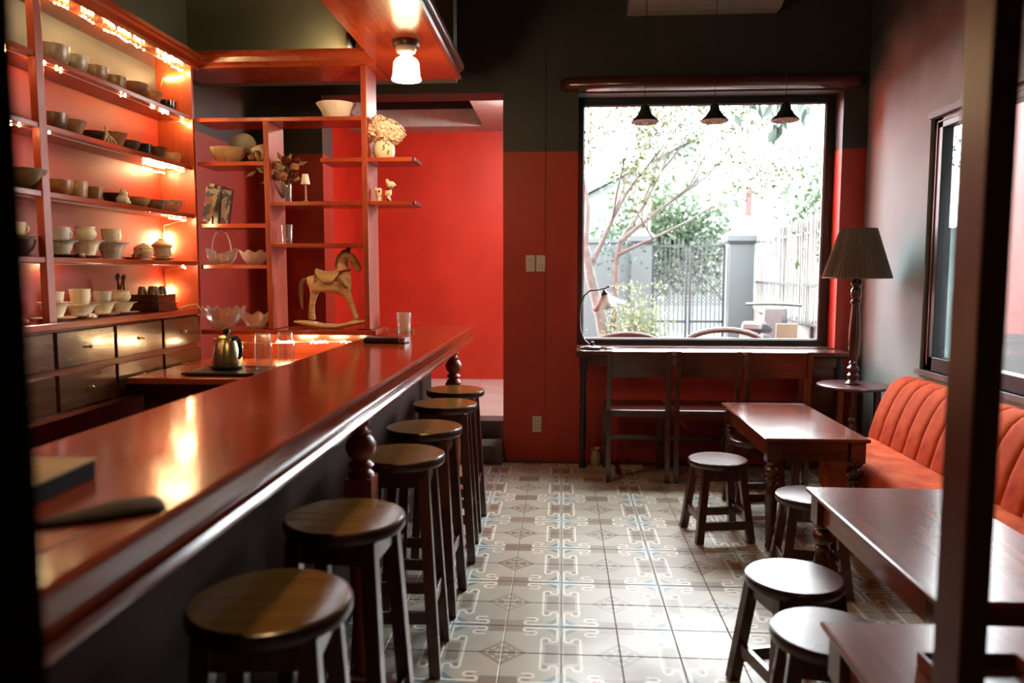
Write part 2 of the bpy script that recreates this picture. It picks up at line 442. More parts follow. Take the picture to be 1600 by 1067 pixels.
# added lamp, out of the doorway's view, standing in for the far room's daylight
lt = thing('added_room_lamp', 'added round ceiling lamp, out of view, brightening the red room beyond', 'lamp', (-.27, 6.2, RC))
MB().lathe([(.0, 0), (.14, 0), (.14, -.03), (.0, -.03)], 24, cap=False).build('base', 'white_pl', lt, smooth=True)
MB().lathe([(.13, -.03), (.125, -.06), (.08, -.085), (.0, -.09)], 24, cap=False).build('diffuser', emit('added_lamp_diffuser', (1, .93, .84), 150), lt, smooth=True)

# ================================================================== FOREGROUND POSTS
struct('trim_4', MB().box(.548, .586, 1.05, 1.125, 0, ZC), wood('post_wood', (.10, .020, .010), (.06, .012, .007), .36, 'z', 0, spec=.3), 'dark brown wooden upright beside the near table', bevel=.003)
struct('trim_5', MB().box(-.48, -.376, .44, .52, 0, ZC), plain('black_brown_paint', (.006, .004, .003), .9, spec=0), 'nearly black wooden upright before the bar', bevel=.003)

# ================================================================== BAR
bar = thing('bar_counter', 'long lacquered red mahogany bar counter with moulded edge and turned columns', 'bar', (-.815, 2.7, 0))
def L(o): o.location = (o.location[0] + .815, o.location[1] - 2.7, o.location[2]); return o
BX0, BX1, BY0, BY1 = -1.055, -.572, .30, 5.05
top = [(.030, 1.0), (.006, .9995), (.001, .996), (0, .990), (.003, .984), (.011, .981), (.014, .977), (.018, .936), (.014, .932), (.003, .928), (-.003, .920), (-.002, .912), (.004, .906), (.03, .900)]
L(MB().ring(BX0, BX1, BY0, BY1, top).build('counter_top', 'bar', bar, smooth=True, ang=28))
L(MB().box(-1.03, -.800, .4, 4.52, .06, .90).build('bar_body', 'plank', bar))
L(MB().box(-1.02, -.81, .42, 4.5, 0, .06).build('plinth', 'dk', bar))
pw = .0915
pm = MB().ring(-.010, .010, -pw / 2, pw / 2, [(.004, .88), (0, .876), (0, .064), (.004, .06)]).mesh('plank', 'plank')
for k in range(45): inst('plank', pm, bar, loc=(-.79 + .815, .42 + pw * (k + .5) - 2.7, 0))
for k in range(3):
    px = -.80 - .075 * k
    inst('plank', MB().ring(-.035, .035, -.008, .008, [(.004, .88), (0, .876), (0, .064), (.004, .06)]).mesh('plank', 'plank'), bar, loc=(px - .04 + .815, 4.528 - 2.7, 0))
L(MB().prism([(-.80, .90), (-.735, .90), (-.74, .885), (-.765, .87), (-.772, .85), (-.78, .84), (-.80, .84)], .4, 4.52).build('cornice', 'dky', bar, smooth=True))
colp = [(.030, .9), (.030, .885), (.018, .878), (.022, .868), (.034, .862), (.026, .852), (.036, .845), (.047, .825), (.046, .805), (.036, .785), (.024, .773), (.034, .766), (.040, .758), (.034, .750), (.026, .744), (.038, .735), (.042, .722)]
colp = colp[::-1]
cme = MB().lathe(colp, 22); cme.box(-.043, .043, -.043, .043, .0, .10); cme.lathe([(.036, .10), (.028, .13), (.034, .25), (.040, .45), (.036, .6), (.030, .66)], 20); cme.box(-.042, .042, -.042, .042, .62, .722)
cm = cme.mesh('column', M['barz'], True)
for yy in (.42, 2.29, 4.33): inst('column', cm, bar, loc=(-.615 + .815, yy - 2.7, 0))

# ================================================================== SOFFIT OVER THE BAR
sf = struct('ceiling_soffit', MB().box(-.98, -.60, -1.4, 4.43, 2.44, 2.50), 'bary', 'lacquered wooden soffit hung above the bar')
mo = MB()
mo.prism([(-.60, 2.436), (-.578, 2.436), (-.572, 2.448), (-.58, 2.458), (-.583, 2.474), (-.570, 2.482), (-.560, 2.496), (-.560, 2.516), (-.60, 2.516)], -1.4, 4.44)
mo.build('moulding', 'dky', sf, smooth=True)
hg = MB()
for yy in (1.2, 4.2): hg.box(-.84, -.74, yy, yy + .1, 2.5, ZC)
hg.build('hanger', 'char', sf)

def bar_lamp(y, label):
    t = thing('soffit_lamp', label, 'lamp', (-.745, y, 2.44), group='lamps under the bar soffit')
    MB().lathe([(.064, 0), (.066, -.012), (.060, -.028), (.0, -.028)], 28, cap=False).build('canopy', plain('dark_bronze', (.12, .07, .04), .35, metal=.6), t, smooth=True)
    MB().lathe([(.050, -.028), (.050, -.042), (.044, -.052), (.0, -.054)], 24, cap=False).build('fitting', 'milk', t, smooth=True)
    def wv(i, a, r): return r * (1 + .018 * cos(a * 22)), 0
    MB().lathe([(.022, -.054), (.030, -.070), (.050, -.082), (.060, -.100), (.063, -.140), (.066, -.165), (.071, -.176), (.0685, -.180), (.062, -.165), (.058, -.10)], 44, wav=wv, cap=False).build('glass_shade', emit('glowing_ribbed_glass', (1, .73, .40), 4.5), t, smooth=True)
    MB().ball((0, 0, -.125), .028).build('bulb', emit('lamp_bulb', (1, .75, .42), 60), t, smooth=True)
    l = bpy.data.lights.new('soffit_lamp_light', 'POINT'); l.energy = 11; l.color = (1, .68, .36); l.shadow_soft_size = .05
    o = bpy.data.objects.new('soffit_lamp_light', l); COL.objects.link(o); o.parent = t; o.location = (0, 0, -.24)
bar_lamp(3.72, 'lit ribbed glass lamp near the far end of the soffit')
bar_lamp(1.75, 'lit ribbed glass lamp above the near bar stools')

# small spot on the bulkhead wall
sp = thing('wall_spotlight', 'small black cylinder spotlight above the open shelf', 'lamp', (-1.185, 4.36, 2.58))
MB().lathe([(.0, .10), (.022, .10), (.024, .095), (.024, .005), (.022, 0), (.0, .003)], 18, cap=False).build('housing', 'black', sp, smooth=True)
MB().box(-.008, .008, .0, .09, .06, .08).build('bracket', 'black', sp)
l = bpy.data.lights.new('wall_spotlight_light', 'SPOT'); l.energy = 11; l.color = (1, .78, .42); l.spot_size = R(165); l.shadow_soft_size = .02
o = bpy.data.objects.new('wall_spotlight_light', l); COL.objects.link(o); o.parent = sp; o.location = (0, -.03, -.01); o.rotation_euler = (R(84), 0, R(62))

# ================================================================== WALL SHELF WITH DRAWERS (left)
SX = -1.98; SY0, SY1 = 1.55, 4.10
sh = thing('wall_shelf', 'tall mahogany wall shelf lit by fairy lights and filled with bowls and cups', 'shelf', (XL, 2.9, 1.15))
def LS(o): o.location = (-XL, -2.9, -1.15); return o
ZS = [1.408, 1.66, 1.917, 2.18]
for z in ZS: LS(MB().box(XL, SX - .004, SY0, SY1 - .022, z - .022, z).build('shelf_board', 'bary', sh, bevel=.002))
for yy in (1.66, 2.85): LS(MB().box(SX - .03, SX, yy, yy + .045, 1.153, 2.45).build('post', 'barz', sh, bevel=.002))
LS(MB().box(XL, SX + .004, SY1 - .022, SY1, 1.153, 2.45).build('end_panel', 'barz', sh, bevel=.002))
LS(MB().prism([(XL, 2.43), (SX + .02, 2.43), (SX + .02, 2.448), (SX + .045, 2.462), (SX + .05, 2.475), (SX + .06, 2.48), (SX + .06, 2.50), (XL, 2.50)], SY0, SY1 + .04).build('cornice', 'bary', sh))
dc = thing('drawer_cabinet', 'low dark drawer cabinet with brass knobs under the cup shelf', 'cabinet', (XL, 2.9, .78))
def LD(o): o.location = (-XL, -2.9, -.78); return o
DX = -1.975
LD(MB().box(XL, DX - .012, SY0, SY1 - .03, .79, 1.125).build('carcass', 'dky', dc))
LD(MB().box(XL, DX + .015, SY0, SY1 - .005, 1.125, 1.153).build('cabinet_top', 'bary', dc, bevel=.003))
LD(MB().box(XL, DX + .008, SY0, SY1 - .02, .772, .79).build('bottom_rail', 'dky', dc))
dwid = .405
ddm = MB().ring(-.011, .011, -.19, .19, [(.003, .072), (0, .069), (0, -.069), (.003, -.072)]).mesh('drawer', 'drawer')
kbm = MB().lathe([(.003, 0), (.003, .008), (.007, .011), (.008, .016), (.004, .020), (0, .021)], 10).mesh('knob', 'gold', True)
for k in range(6):
    yc = 4.07 - .205 - dwid * k
    for z in (1.042, .872):
        d = inst('drawer', ddm, dc, loc=(DX - XL, yc - 2.9, z - .78))
        kn = inst('knob', kbm, d, loc=(.011, 0, 0), rot=(0, R(90), 0))
        kn['label'] = 'small brass knob'

# fairy lights: wire plus bead clusters
def bead(mb, p, r):
    x, y, z = p; mb.add([(x + r, y, z), (x - r, y, z), (x, y + r, z), (x, y - r, z), (x, y, z + r), (x, y, z - r)],
                        [(0, 2, 4), (2, 1, 4), (1, 3, 4), (3, 0, 4), (2, 0, 5), (1, 2, 5), (3, 1, 5), (0, 3, 5)])
def fairy(label, pts, clusters, mat='led', r=.0045):
    t = thing('fairy_lights', label, 'lights', pts[0], group='fairy lights on the cup shelf')
    o = Vector(pts[0])
    MB().tube([Vector(p) - o for p in pts], .0016, 4).build('wire', 'wire', t)
    mb = MB()
    for (a, b, n) in clusters:
        a = Vector(a); b = Vector(b)
        for k in range(n):
            p = a.lerp(b, k / max(1, n - 1)) - o + Vector([random.uniform(-.004, .004) for _ in range(3)])
            bead(mb, p, r)
    q = mb.build('bulbs', mat, t, recalc=False); q['kind'] = 'stuff'
fx = SX - .03
fairy('fairy lights strung under the top board of the cup shelf', [(fx, 2.0, 2.415), (fx, 4.04, 2.412), (fx, 4.06, 2.39), (-2.12, 4.06, 2.375), (-2.13, 4.05, 2.33)],
      [((fx, y, 2.414), (fx, y + .075, 2.414), 4) for y in (2.2, 2.45, 2.7, 3.03, 3.20, 3.36, 3.60, 3.80)] + [((fx, 3.47, 2.414), (fx, 3.56, 2.414), 6), ((fx, 3.95, 2.41), (fx, 4.05, 2.408), 7), ((fx - .02, 4.065, 2.385), (-2.11, 4.065, 2.375), 7)])
fairy('fairy lights strung below the topmost row of bowls', [(fx, 2.0, 2.154), (fx, 4.04, 2.15), (-2.10, 4.05, 2.14)],
      [((fx, y, 2.153), (fx, y + .06, 2.153), 3) for y in (2.3, 2.68, 2.88)] + [((fx, y, 2.153), (fx, y + .03, 2.153), 2) for y in (3.01, 3.46, 3.72)] + [((fx, 3.80, 2.152), (fx, 3.88, 2.152), 5), ((fx, 4.02, 2.145), (fx, 4.05, 2.14), 6)])
fairy('fairy lights strung below the row with the branching ornament', [(fx, 2.0, 1.891), (fx, 4.04, 1.888), (-2.10, 4.05, 1.86)],
      [((fx, y, 1.89), (fx, y + .06, 1.89), 3) for y in (2.35, 2.72, 2.89)] + [((fx, 3.82, 1.885), (fx, 4.03, 1.885), 11), ((-2.13, 3.85, 1.88), (-2.13, 4.04, 1.875), 10)], 'ledhot')
fairy('fairy lights strung below the row with the white cat ornament', [(fx, 2.4, 1.634), (fx, 4.04, 1.63), (-2.145, 4.055, 1.60), (-2.145, 4.06, 1.50)],
      [((fx, 2.6, 1.633), (fx, 2.66, 1.633), 3), ((fx, 3.86, 1.628), (fx, 4.03, 1.626), 9), ((-2.14, 4.045, 1.47), (-2.14, 4.05, 1.56), 20)], 'ledhot')
fairy('fairy lights hanging down to the drawer cabinet behind the wooden box', [(fx, 2.4, 1.382), (fx, 4.04, 1.38), (-2.145, 4.055, 1.36), (-2.145, 4.06, 1.20)],
      [((fx, 2.6, 1.381), (fx, 2.64, 1.381), 2), ((fx, 3.97, 1.378), (fx, 4.0, 1.376), 3), ((-2.14, 4.05, 1.23), (-2.14, 4.055, 1.27), 12), ((-2.15, 3.1, 1.375), (-2.15, 3.12, 1.375), 2)], 'ledhot')

# ================================================================== OPEN SHELF (back of the bar)
os_ = thing('open_shelf', 'open mahogany shelf of staggered boards behind the bar', 'shelf', (-1.5, 4.25, 1.035))
def LO(o): o.location = (1.5, -4.25, -1.035); return o
UY0, UY1 = 4.115, 4.34
def ub(nm, *a, m='barx'): return LO(MB().box(*a).build(nm, m, os_, bevel=.002))
for (xa, xb, z) in ((-1.975, -1.071, 2.177), (-1.975, -1.607, 1.945), (-1.975, -1.607, 1.612), (-1.975, -1.607, 1.390), (-1.577, -.80, 1.730), (-1.577, -1.071, 1.505), (-1.30, -.80, 1.960)):
    ub('shelf_board', xa, xb, UY0, UY1, z - .022, z)
for z in (1.730, 1.960): ub('board_end_cap', -.80, -.785, UY0 + .004, UY1 - .01, z - .021, z - .001, m='dk')
ub('upright', -1.607, -1.577, UY0 - .003, UY1, 1.038, 2.155, m='barz')
ub('upright', -1.071, -1.041, UY0 - .003, UY1, 1.038, 2.44, m='barz')
ub('upright_foot', -1.11, -1.03, UY0 - .006, UY1 + .003, 1.035, 1.041, m='dk')
ub('base_board', -1.975, -1.0, UY0 - .03, UY1 + .03, 1.010, 1.035)
ub('back_panel', -1.975, -1.065, UY1 - .03, UY1 + .02, .80, 1.010)
LO(MB().prism([(UY0 + .03, 2.44), (4.45, 2.44), (4.45, 2.52), (UY0 - .03, 2.52), (UY0 - .03, 2.50), (UY0 - .015, 2.49), (UY0 - .01, 2.465), (UY0 + .01, 2.455), (UY0 + .01, 2.44)], -2.10, -.985, 'x').build('canopy', 'barx', os_))
# lower worktop with kettle
wt = thing('back_worktop', 'low wooden worktop under the open shelf', 'counter', (-1.5, 3.9, .0))
MB().box(-.433, .42, -.62, .16, .852, .88).build('worktop', 'barx', wt, bevel=.003)
MB().box(-.428, .40, -.50, .16, .0, .852).build('cabinet_body', 'dkx', wt)
t = thing('led_strip', 'glowing LED strip tucked under the base of the open shelf', 'lights', (-1.5, 4.10, .97))
MB().tube([(-.42, .02, .0), (-.1, .015, -.012), (.1, .02, .0), (.35, .02, .0)], .002, 4).build('wire', 'wire', t)
mb = MB()
for a, n, q in ((-.06, 14, .10), (.13, 10, .10), (-.30, 3, .05), (.30, 3, .04)):
    for k in range(n): bead(mb, (a + q * k / n, .012 + random.uniform(-.004, .004), random.uniform(-.006, .004)), .0045)
q = mb.build('bulbs', 'ledhot', t, recalc=False); q['kind'] = 'stuff'

# ================================================================== VESSELS
def ceramic(name, c, c2=None, rough=.32, spot=None, sc=30):
    m, nt, p = newmat(name); p.inputs['Roughness'].default_value = rough
    n = noise(nt, 2.2, 5)
    col = mix(nt, ramp(nt, n, .35, .65), c, c2 or tuple(v * .6 for v in c))
    if spot:
        tc = nt.nodes.new('ShaderNodeTexCoord'); v = nt.nodes.new('ShaderNodeTexVoronoi'); v.inputs['Scale'].default_value = sc
        nt.links.new(tc.outputs['Object'], v.inputs[0])
        col = mix(nt, S(nt, v.outputs['Distance']).lt(.19), col, spot)
    link(nt, col, p.inputs['Base Color'])
    return m
CM = {k: ceramic('ceramic_' + k, *a) for k, a in dict(
    greywhite=((.42, .36, .27), (.26, .21, .16)), whitegreen=((.55, .48, .34), (.20, .22, .12)), greybrown=((.30, .22, .15), (.16, .11, .07)),
    olive=((.20, .17, .07), (.10, .08, .04)), brown=((.16, .08, .04), (.09, .045, .025)), tan=((.34, .20, .10), (.22, .12, .06)),
    black=((.012, .011, .010), (.02, .018, .015), .12), pale=((.55, .42, .25), (.40, .28, .15)), darkgreen=((.09, .085, .05), (.045, .04, .025)),
    amber=((.36, .17, .06), (.20, .09, .04)), beige=((.50, .38, .20), (.34, .20, .09)),
    cream=((.90, .82, .62), (.86, .77, .57)), bluewhite=((.66, .62, .52), (.50, .50, .46), .3, (.16, .20, .26), 6), floral=((.90, .82, .62), (.86, .77, .57), .3, (.24, .28, .14), 5.5),
    redfloral=((.90, .82, .62), (.86, .77, .57), .3, (.50, .08, .04), 3.6), bone=((.62, .48, .26), (.44, .30, .14)), sage=((.55, .50, .32), (.42, .38, .22)), darkclay=((.07, .04, .028), (.04, .024, .018)),
    pinkclay=((.50, .22, .16), (.36, .14, .10)), white=((.80, .76, .70), (.72, .66, .60)), silverbrown=((.25, .19, .13), (.12, .09, .06), .2)).items()}
PR = {
    'bowl': [(.42, 0), (.46, .06), (.62, .16), (.84, .45), (.95, .75), (1, 1), (.96, 1), (.90, .74), (.78, .46), (.55, .2), (0, .14)],
    'deep': [(.50, 0), (.56, .05), (.80, .20), (.94, .5), (.98, .8), (1, 1), (.95, 1), (.92, .8), (.87, .5), (.7, .2), (0, .12)],
    'cone': [(.48, 0), (.52, .05), (.66, .3), (.82, .65), (1, 1), (.95, 1), (.78, .65), (.6, .3), (0, .12)],
    'cup': [(.70, 0), (.78, .04), (.88, .2), (.94, .6), (1, 1), (.94, 1), (.88, .6), (.8, .2), (0, .1)],
    'flare': [(.46, 0), (.50, .06), (.48, .12), (.58, .35), (.70, .75), (.80, .92), (1, 1), (.98, .97), (.76, .88), (.64, .6), (.5, .25), (0, .15)],
    'plate': [(.55, 0), (.6, .25), (.8, .6), (1, 1), (.98, .9), (.78, .45), (0, .35)],
    'belly': [(.55, 0), (.75, .08), (.98, .35), (1, .5), (.9, .7), (.82, .82), (.95, 1), (.9, 1), (.76, .82), (.84, .68), (.9, .5), (.7, .12), (0, .08)],
    'jar': [(.6, 0), (.66, .04), (.62, .1), (.92, .3), (1, .5), (.92, .62), (.98, .66), (.98, .70), (.8, .78), (.4, .9), (.14, .93), (.18, .98), (.1, 1), (0, 1)],
    'lidded': [(.62, 0), (.66, .06), (.85, .1), (.84, .2), (.80, .5), (.95, .62), (1, .66), (.98, .70), (.7, .80), (.45, .90), (.3, .93), (.32, 1), (0, 1)],
    'invert': [(1, 0), (.96, .1), (.84, .5), (.70, .88), (.5, .96), (.48, 1), (0, 1)],
}
VM = {}
def vessel(kind, color, loc, r, h, label, name=None, cat=None, group=None, handle=None, rz=0):
    key = (kind, color)
    if key not in VM:
        VM[key] = MB().lathe([(a, b) for a, b in PR[kind]], 26, cap=False).mesh(name or 'bowl', CM[color], True, 50)
    nm = name or ('cup' if kind in ('cup', 'belly') else 'plate' if kind == 'plate' else 'jar' if kind in ('jar', 'lidded') else 'bowl')
    if handle is None:
        o = inst(nm, VM[key], loc=loc); o.scale = (r, r, h); o.rotation_euler = (0, 0, rz)
        return tag(o, label, cat or nm, group)
    t = thing(nm, label, cat or nm, loc, rz, group)
    o = inst('body', VM[key], t); o.scale = (r, r, h)
    hh = h * .62
    MB().tube([(r * .86, 0, h * .85), (r * 1.25, 0, h * .88), (r * 1.5, 0, h * .62), (r * 1.38, 0, h * .3), (r * .88, 0, h * .2)], r * .11, 6).build('handle', CM[color], t, smooth=True)
    return t
BXX = -2.065
G1 = 'bowls on the topmost shelf'; G2 = 'bowls on the second shelf'; G3 = 'bowls on the middle shelf'
rowA = [(2.60, .060, .06, 'deep', 'olive', 'olive glazed bowl on the topmost shelf, before the shelf post'),
        (3.075, .058, .072, 'deep', 'greywhite', 'mottled grey-white bowl on the topmost shelf beside the post'),
        (3.205, .054, .066, 'deep', 'whitegreen', 'cream bowl with green glaze inside on the topmost shelf'),
        (3.355, .050, .062, 'deep', 'greybrown', 'speckled grey-brown bowl on the topmost shelf'),
        (3.51, .046, .058, 'cup', 'olive', 'olive cup-shaped bowl on the topmost shelf between brown bowls'),
        (3.675, .056, .066, 'bowl', 'brown', 'wide chestnut brown bowl on the topmost shelf'),
        (3.83, .050, .060, 'cone', 'tan', 'tan cone-shaped bowl beside the black one, topmost shelf'),
        (3.98, .043, .050, 'cup', 'black', 'glossy black bowl at the end of the topmost shelf')]
for y, r, h, k, c, lb in rowA: vessel(k, c, (BXX, y, 2.1805), r * 1.13, h * 1.12, lb, group=G1)
rowB = [(2.62, .060, .07, 'deep', 'greybrown', 'checked grey-brown bowl before the post on the second shelf'),
        (3.045, .056, .062, 'deep', 'brown', 'dark brown bowl beside the post on the second shelf'),
        (3.18, .052, .060, 'cone', 'tan', 'tan cone bowl left of the branching ornament'),
        (3.33, .050, .042, 'bowl', 'darkclay', 'small dark bowl behind the branching ornament'),
        (3.485, .052, .062, 'cone', 'tan', 'tan cone bowl right of the branching ornament'),
        (3.61, .044, .048, 'bowl', 'darkgreen', 'dark olive bowl between the tan and the black bowls'),
        (3.73, .038, .052, 'cup', 'black', 'glossy black cup on the second shelf'),
        (3.86, .044, .056, 'cone', 'darkgreen', 'dark green cone bowl beside the glossy black cup'),
        (4.005, .046, .050, 'deep', 'pale', 'pale sandy bowl at the end of the second shelf')]
for y, r, h, k, c, lb in rowB: vessel(k, c, (BXX, y, 1.9175), r * 1.13, h * 1.12, lb, group=G2)
rowC = [(2.85, .082, .072, 'bowl', 'olive', 'largest olive bowl, behind the shelf post'),
        (3.06, .054, .058, 'deep', 'amber', 'amber brown bowl on the middle shelf'),
        (3.185, .042, .066, 'cup', 'beige', 'beige straight cup on the middle shelf'),
        (3.305, .036, .055, 'cup', 'amber', 'small amber and beige cup beside the white cat'),
        (3.47, .055, .045, 'cone', 'darkclay', 'dark clay bowl behind the white cat ornament'),
        (3.66, .054, .046, 'bowl', 'beige', 'wide beige bowl right of the white cat ornament'),
        (3.83, .046, .048, 'bowl', 'silverbrown', 'grey-brown bowl on the middle shelf'),
        (3.97, .052, .058, 'bowl', 'whitegreen', 'cream bowl with green rim ending the middle shelf')]
for y, r, h, k, c, lb in rowC: vessel(k, c, (BXX, y, 1.6605), r * 1.13, h * 1.1, lb, group=G3)
# fourth shelf: cups on flared bowls
z4 = 1.4085; G4 = 'cups stacked on flared bowls'
def stack(y, z, spec):
    for kind, col, r, h, lb, nm, hd in spec:
        vessel(kind, col, (BXX, y, z), r, h, lb, name=nm, group=G4, handle=hd, rz=(R(80) if hd else 0)); z += h + .0006
stack(2.80, z4, [('bowl', 'darkclay', .070, .066, 'black flared bowl under a plate behind the shelf post', 'bowl', None), ('plate', 'cream', .078, .014, 'cream plate on the black bowl behind the post', 'plate', None), ('cup', 'cream', .042, .048, 'cream handled cup behind the shelf post', 'cup', True)])
stack(3.06, z4, [('plate', 'darkclay', .075, .012, 'dark saucer under the band-rimmed bowl', 'plate', None), ('flare', 'bluewhite', .070, .058, 'blue-white flared bowl with a dark band', 'bowl', None), ('cup', 'bluewhite', .042, .054, 'blue-patterned cup on a flared bowl', 'cup', True)])
stack(3.235, z4, [('plate', 'pinkclay', .072, .012, 'pinkish saucer under the leaf-dotted bowl', 'plate', None), ('flare', 'floral', .074, .066, 'cream flared bowl with green dots', 'bowl', None), ('belly', 'floral', .044, .058, 'round-bellied cup with a dark scalloped rim', 'cup', None)])
stack(3.425, z4, [('flare', 'bluewhite', .078, .076, 'flared bowl with grey sprigs under the red-flower cup', 'bowl', None), ('cup', 'redfloral', .042, .060, 'cream cup with a red flower and round handle', 'cup', True)])
vessel('plate', 'pinkclay', (BXX + .02, 3.56, z4), .046, .012, 'small pinkish saucer with a green leaf-shaped rest', group=G4)
vessel('jar', 'cream', (BXX, 3.70, z4), .046, .085, 'lidded cream jar beside the green leaf rest', group=G4)
vessel('plate', 'cream', (BXX, 3.875, z4), .062, .013, 'cream saucer under the tiered pale tureen', group=G4)
vessel('lidded', 'sage', (BXX, 3.875, z4 + .0135), .052, .098, 'pale tiered tureen in front of the bright lights', group=G4)
# cabinet top
z5 = 1.1535; G5 = 'white tea ware on the drawer cabinet'
def stack5(y, spec):
    z = z5
    for kind, col, r, h, lb, nm, hd in spec:
        vessel(kind, col, (BXX, y, z), r, h, lb, name=nm, group=G5, handle=hd, rz=(R(85) if hd else 0)); z += h + .0006
stack5(2.68, [('flare', 'cream', .062, .066, 'cream bowl before the post carrying a leaf-patterned cup', 'bowl', None), ('cup', 'floral', .052, .062, 'leaf-patterned cup before the shelf post', 'cup', None)])
stack5(3.0, [('plate', 'cream', .085, .012, 'wide cream saucer beside the shelf post', 'plate', None), ('flare', 'cream', .070, .062, 'tall cream bowl under the vine-band cup', 'bowl', None), ('cup', 'floral', .042, .042, 'low cup with a green vine band', 'cup', None)])
stack5(3.175, [('plate', 'cream', .068, .011, 'cream saucer under the plain white cup stack', 'plate', None), ('flare', 'cream', .078, .046, 'cream wide bowl under the plain white cup', 'bowl', None), ('cup', 'cream', .042, .066, 'plain white cup with a handle', 'cup', True)])
stack5(3.335, [('plate', 'cream', .072, .011, 'cream saucer between the white cup and the spoon jar', 'plate', None), ('flare', 'cream', .066, .052, 'cream bowl under the diamond-patterned cup', 'bowl', None), ('cup', 'bluewhite', .040, .046, 'cup with a grey diamond pattern', 'cup', None)])
stack5(3.485, [('plate', 'cream', .076, .011, 'cream saucer under the spoon jar stack', 'plate', None), ('flare', 'cream', .070, .044, 'cream low bowl under the spoon jar', 'bowl', None), ('belly', 'floral', .042, .056, 'green flowered jar holding wooden spoons', 'cup', None)])
for k, (dx, dy, tx, ty, hh) in enumerate(((-.01, -.008, -.05, -.25, .105), (.008, .005, .1, .12, .10), (.0, .014, -.15, .3, .095), (-.004, -.016, .12, -.45, .10))):
    t = MB().tube([(0, 0, 0), (0, 0, hh * .7), (0, 0, hh)], [.003, .004, .004], 6); t.ball((0, 0, hh + .006), (.010, .005, .014), 8, 5)
    tag(t.build('wooden_spoon', 'drawer', smooth=True, loc=(BXX + dx, 3.485 + dy, z5 + .0115 + .0446 + .012), rot=(ty * .5, tx, 0)), 'wooden spoon handle standing in the flowered jar', 'spoon', 'spoons in the flowered jar')
bx = thing('wooden_box', 'two-tier dark wooden box with round cups on top', 'box', (-2.06, 3.755, z5))
for z in (0, .043): MB().ring(-.075, .075, -.085, .085, [(.002, z + .042), (0, z + .040), (0, z + .002), (.002, z)]).build('tier', 'drawer', bx)
for k, (dx, dy) in enumerate(((.035, -.055), (.02, -.012), (.035, .03), (-.03, .05), (-.03, -.04))):
    vessel('invert', 'silverbrown', (-2.06 + dx, 3.755 + dy, z5 + .0855), .024, .040, 'upturned small grey-brown cup on the wooden box', name='tea_cup', cat='cup', group='upturned cups on the box')
vessel('plate', 'cream', (-2.05, 3.93, z5 + .036), .035, .010, 'small cream dish on a dark stand by the panel', group=G5)
tag(MB().lathe([(.026, 0), (.022, .01), (.018, .028), (.026, .036), (0, .036)], 16).build('dish_stand', CM['black'], smooth=True, loc=(-2.05, 3.93, z5)), 'small dark stand carrying a cream dish', 'stand')
tag(MB().tube([(0, 0, 0), (.03, .03, .012), (.07, .05, .02), (.095, .05, -.01), (.1, .05, -.06), (.095, .06, -.1)], .0035, 6).build('white_cable', 'white_pl', smooth=True, loc=(-2.05, 4.005, z5 + .004)), 'white cable looping off the end of the drawer cabinet', 'cable')
for k, (dx, dy) in enumerate(((0, 0), (.012, .035), (-.012, .06))):
    tag(MB().ball((0, 0, .013), (.015, .016, .013), 10, 6).build('clay_nut', CM['pinkclay'], smooth=True, loc=(-2.01 + dx, 2.70 + dy, z5)), 'small pinkish clay ball on the cabinet before the post', 'ornament', 'clay balls on the cabinet')
def blobs(name, mat, balls, loc, rz, label, cat, vox=.003):
    t = MB()
    for c, r in balls: t.ball(c, r, 12, 8)
    o = t.build(name, mat, loc=loc, rot=(0, 0, rz))
    m = o.modifiers.new('fuse', 'REMESH'); m.mode = 'VOXEL'; m.voxel_size = vox; m.use_smooth_shade = True
    s_ = o.modifiers.new('soft', 'SMOOTH'); s_.iterations = 4
    return tag(o, label, cat)
blobs('cat_ornament', CM['cream'], [((0, 0, .02), (.03, .028, .022)), ((.004, 0, .045), (.02, .02, .018)), ((.004, .012, .062), (.006, .005, .009)), ((.004, -.012, .062), (.006, .005, .009)), ((.02, .014, .008), (.012, .008, .008)), ((.02, -.014, .008), (.012, .008, .008))], (-2.01, 3.44, 1.66), 0, 'small white crouching cat ornament between dark bowls', 'ornament')
blobs('tortoise_ornament', CM['olive'], [((0, 0, .012), (.022, .018, .013)), ((.012, -.018, .016), (.009, .009, .008)), ((.014, .012, .005), (.008, .006, .006)), ((-.014, .012, .005), (.008, .006, .006)), ((-.012, -.014, .005), (.007, .007, .006))], (-2.0, 3.08, z4), 0, 'little tortoise ornament before the dark-banded bowl', 'ornament')
blobs('snail_ornament', CM['cream'], [((0, 0, .012), (.016, .018, .013)), ((.004, -.022, .014), (.008, .009, .012)), ((.006, .018, .006), (.008, .012, .006))], (-1.99, 3.13, z5), 0, 'tiny white snail ornament at the cabinet edge', 'ornament')
tag(MB().tube([(0, -.03, .010), (0, 0, .02), (0, .03, .03), (0, .05, .045)], [.008, .011, .008, .006], 8).build('leaf_rest', CM['olive'], smooth=True, loc=(-2.03, 3.57, z4 + .008)), 'green leaf-shaped rest leaning on a pink saucer', 'ornament')
br = thing('branching_ornament', 'pale antler-like branching ornament before the small dark bowl', 'ornament', (-2.0, 3.33, 1.9172))
for pts in ([(0, -.03, 0), (0, -.012, .035), (0, -.016, .07)], [(0, .004, .002), (0, -.012, .035)], [(0, .03, 0), (0, .012, .03), (0, -.01, .045)], [(.012, .045, .0), (.004, .03, .022), (0, .012, .03)]):
    MB().tube([Vector(p) for p in pts], .0045, 7).build('branch', CM['bone'], br, smooth=True)

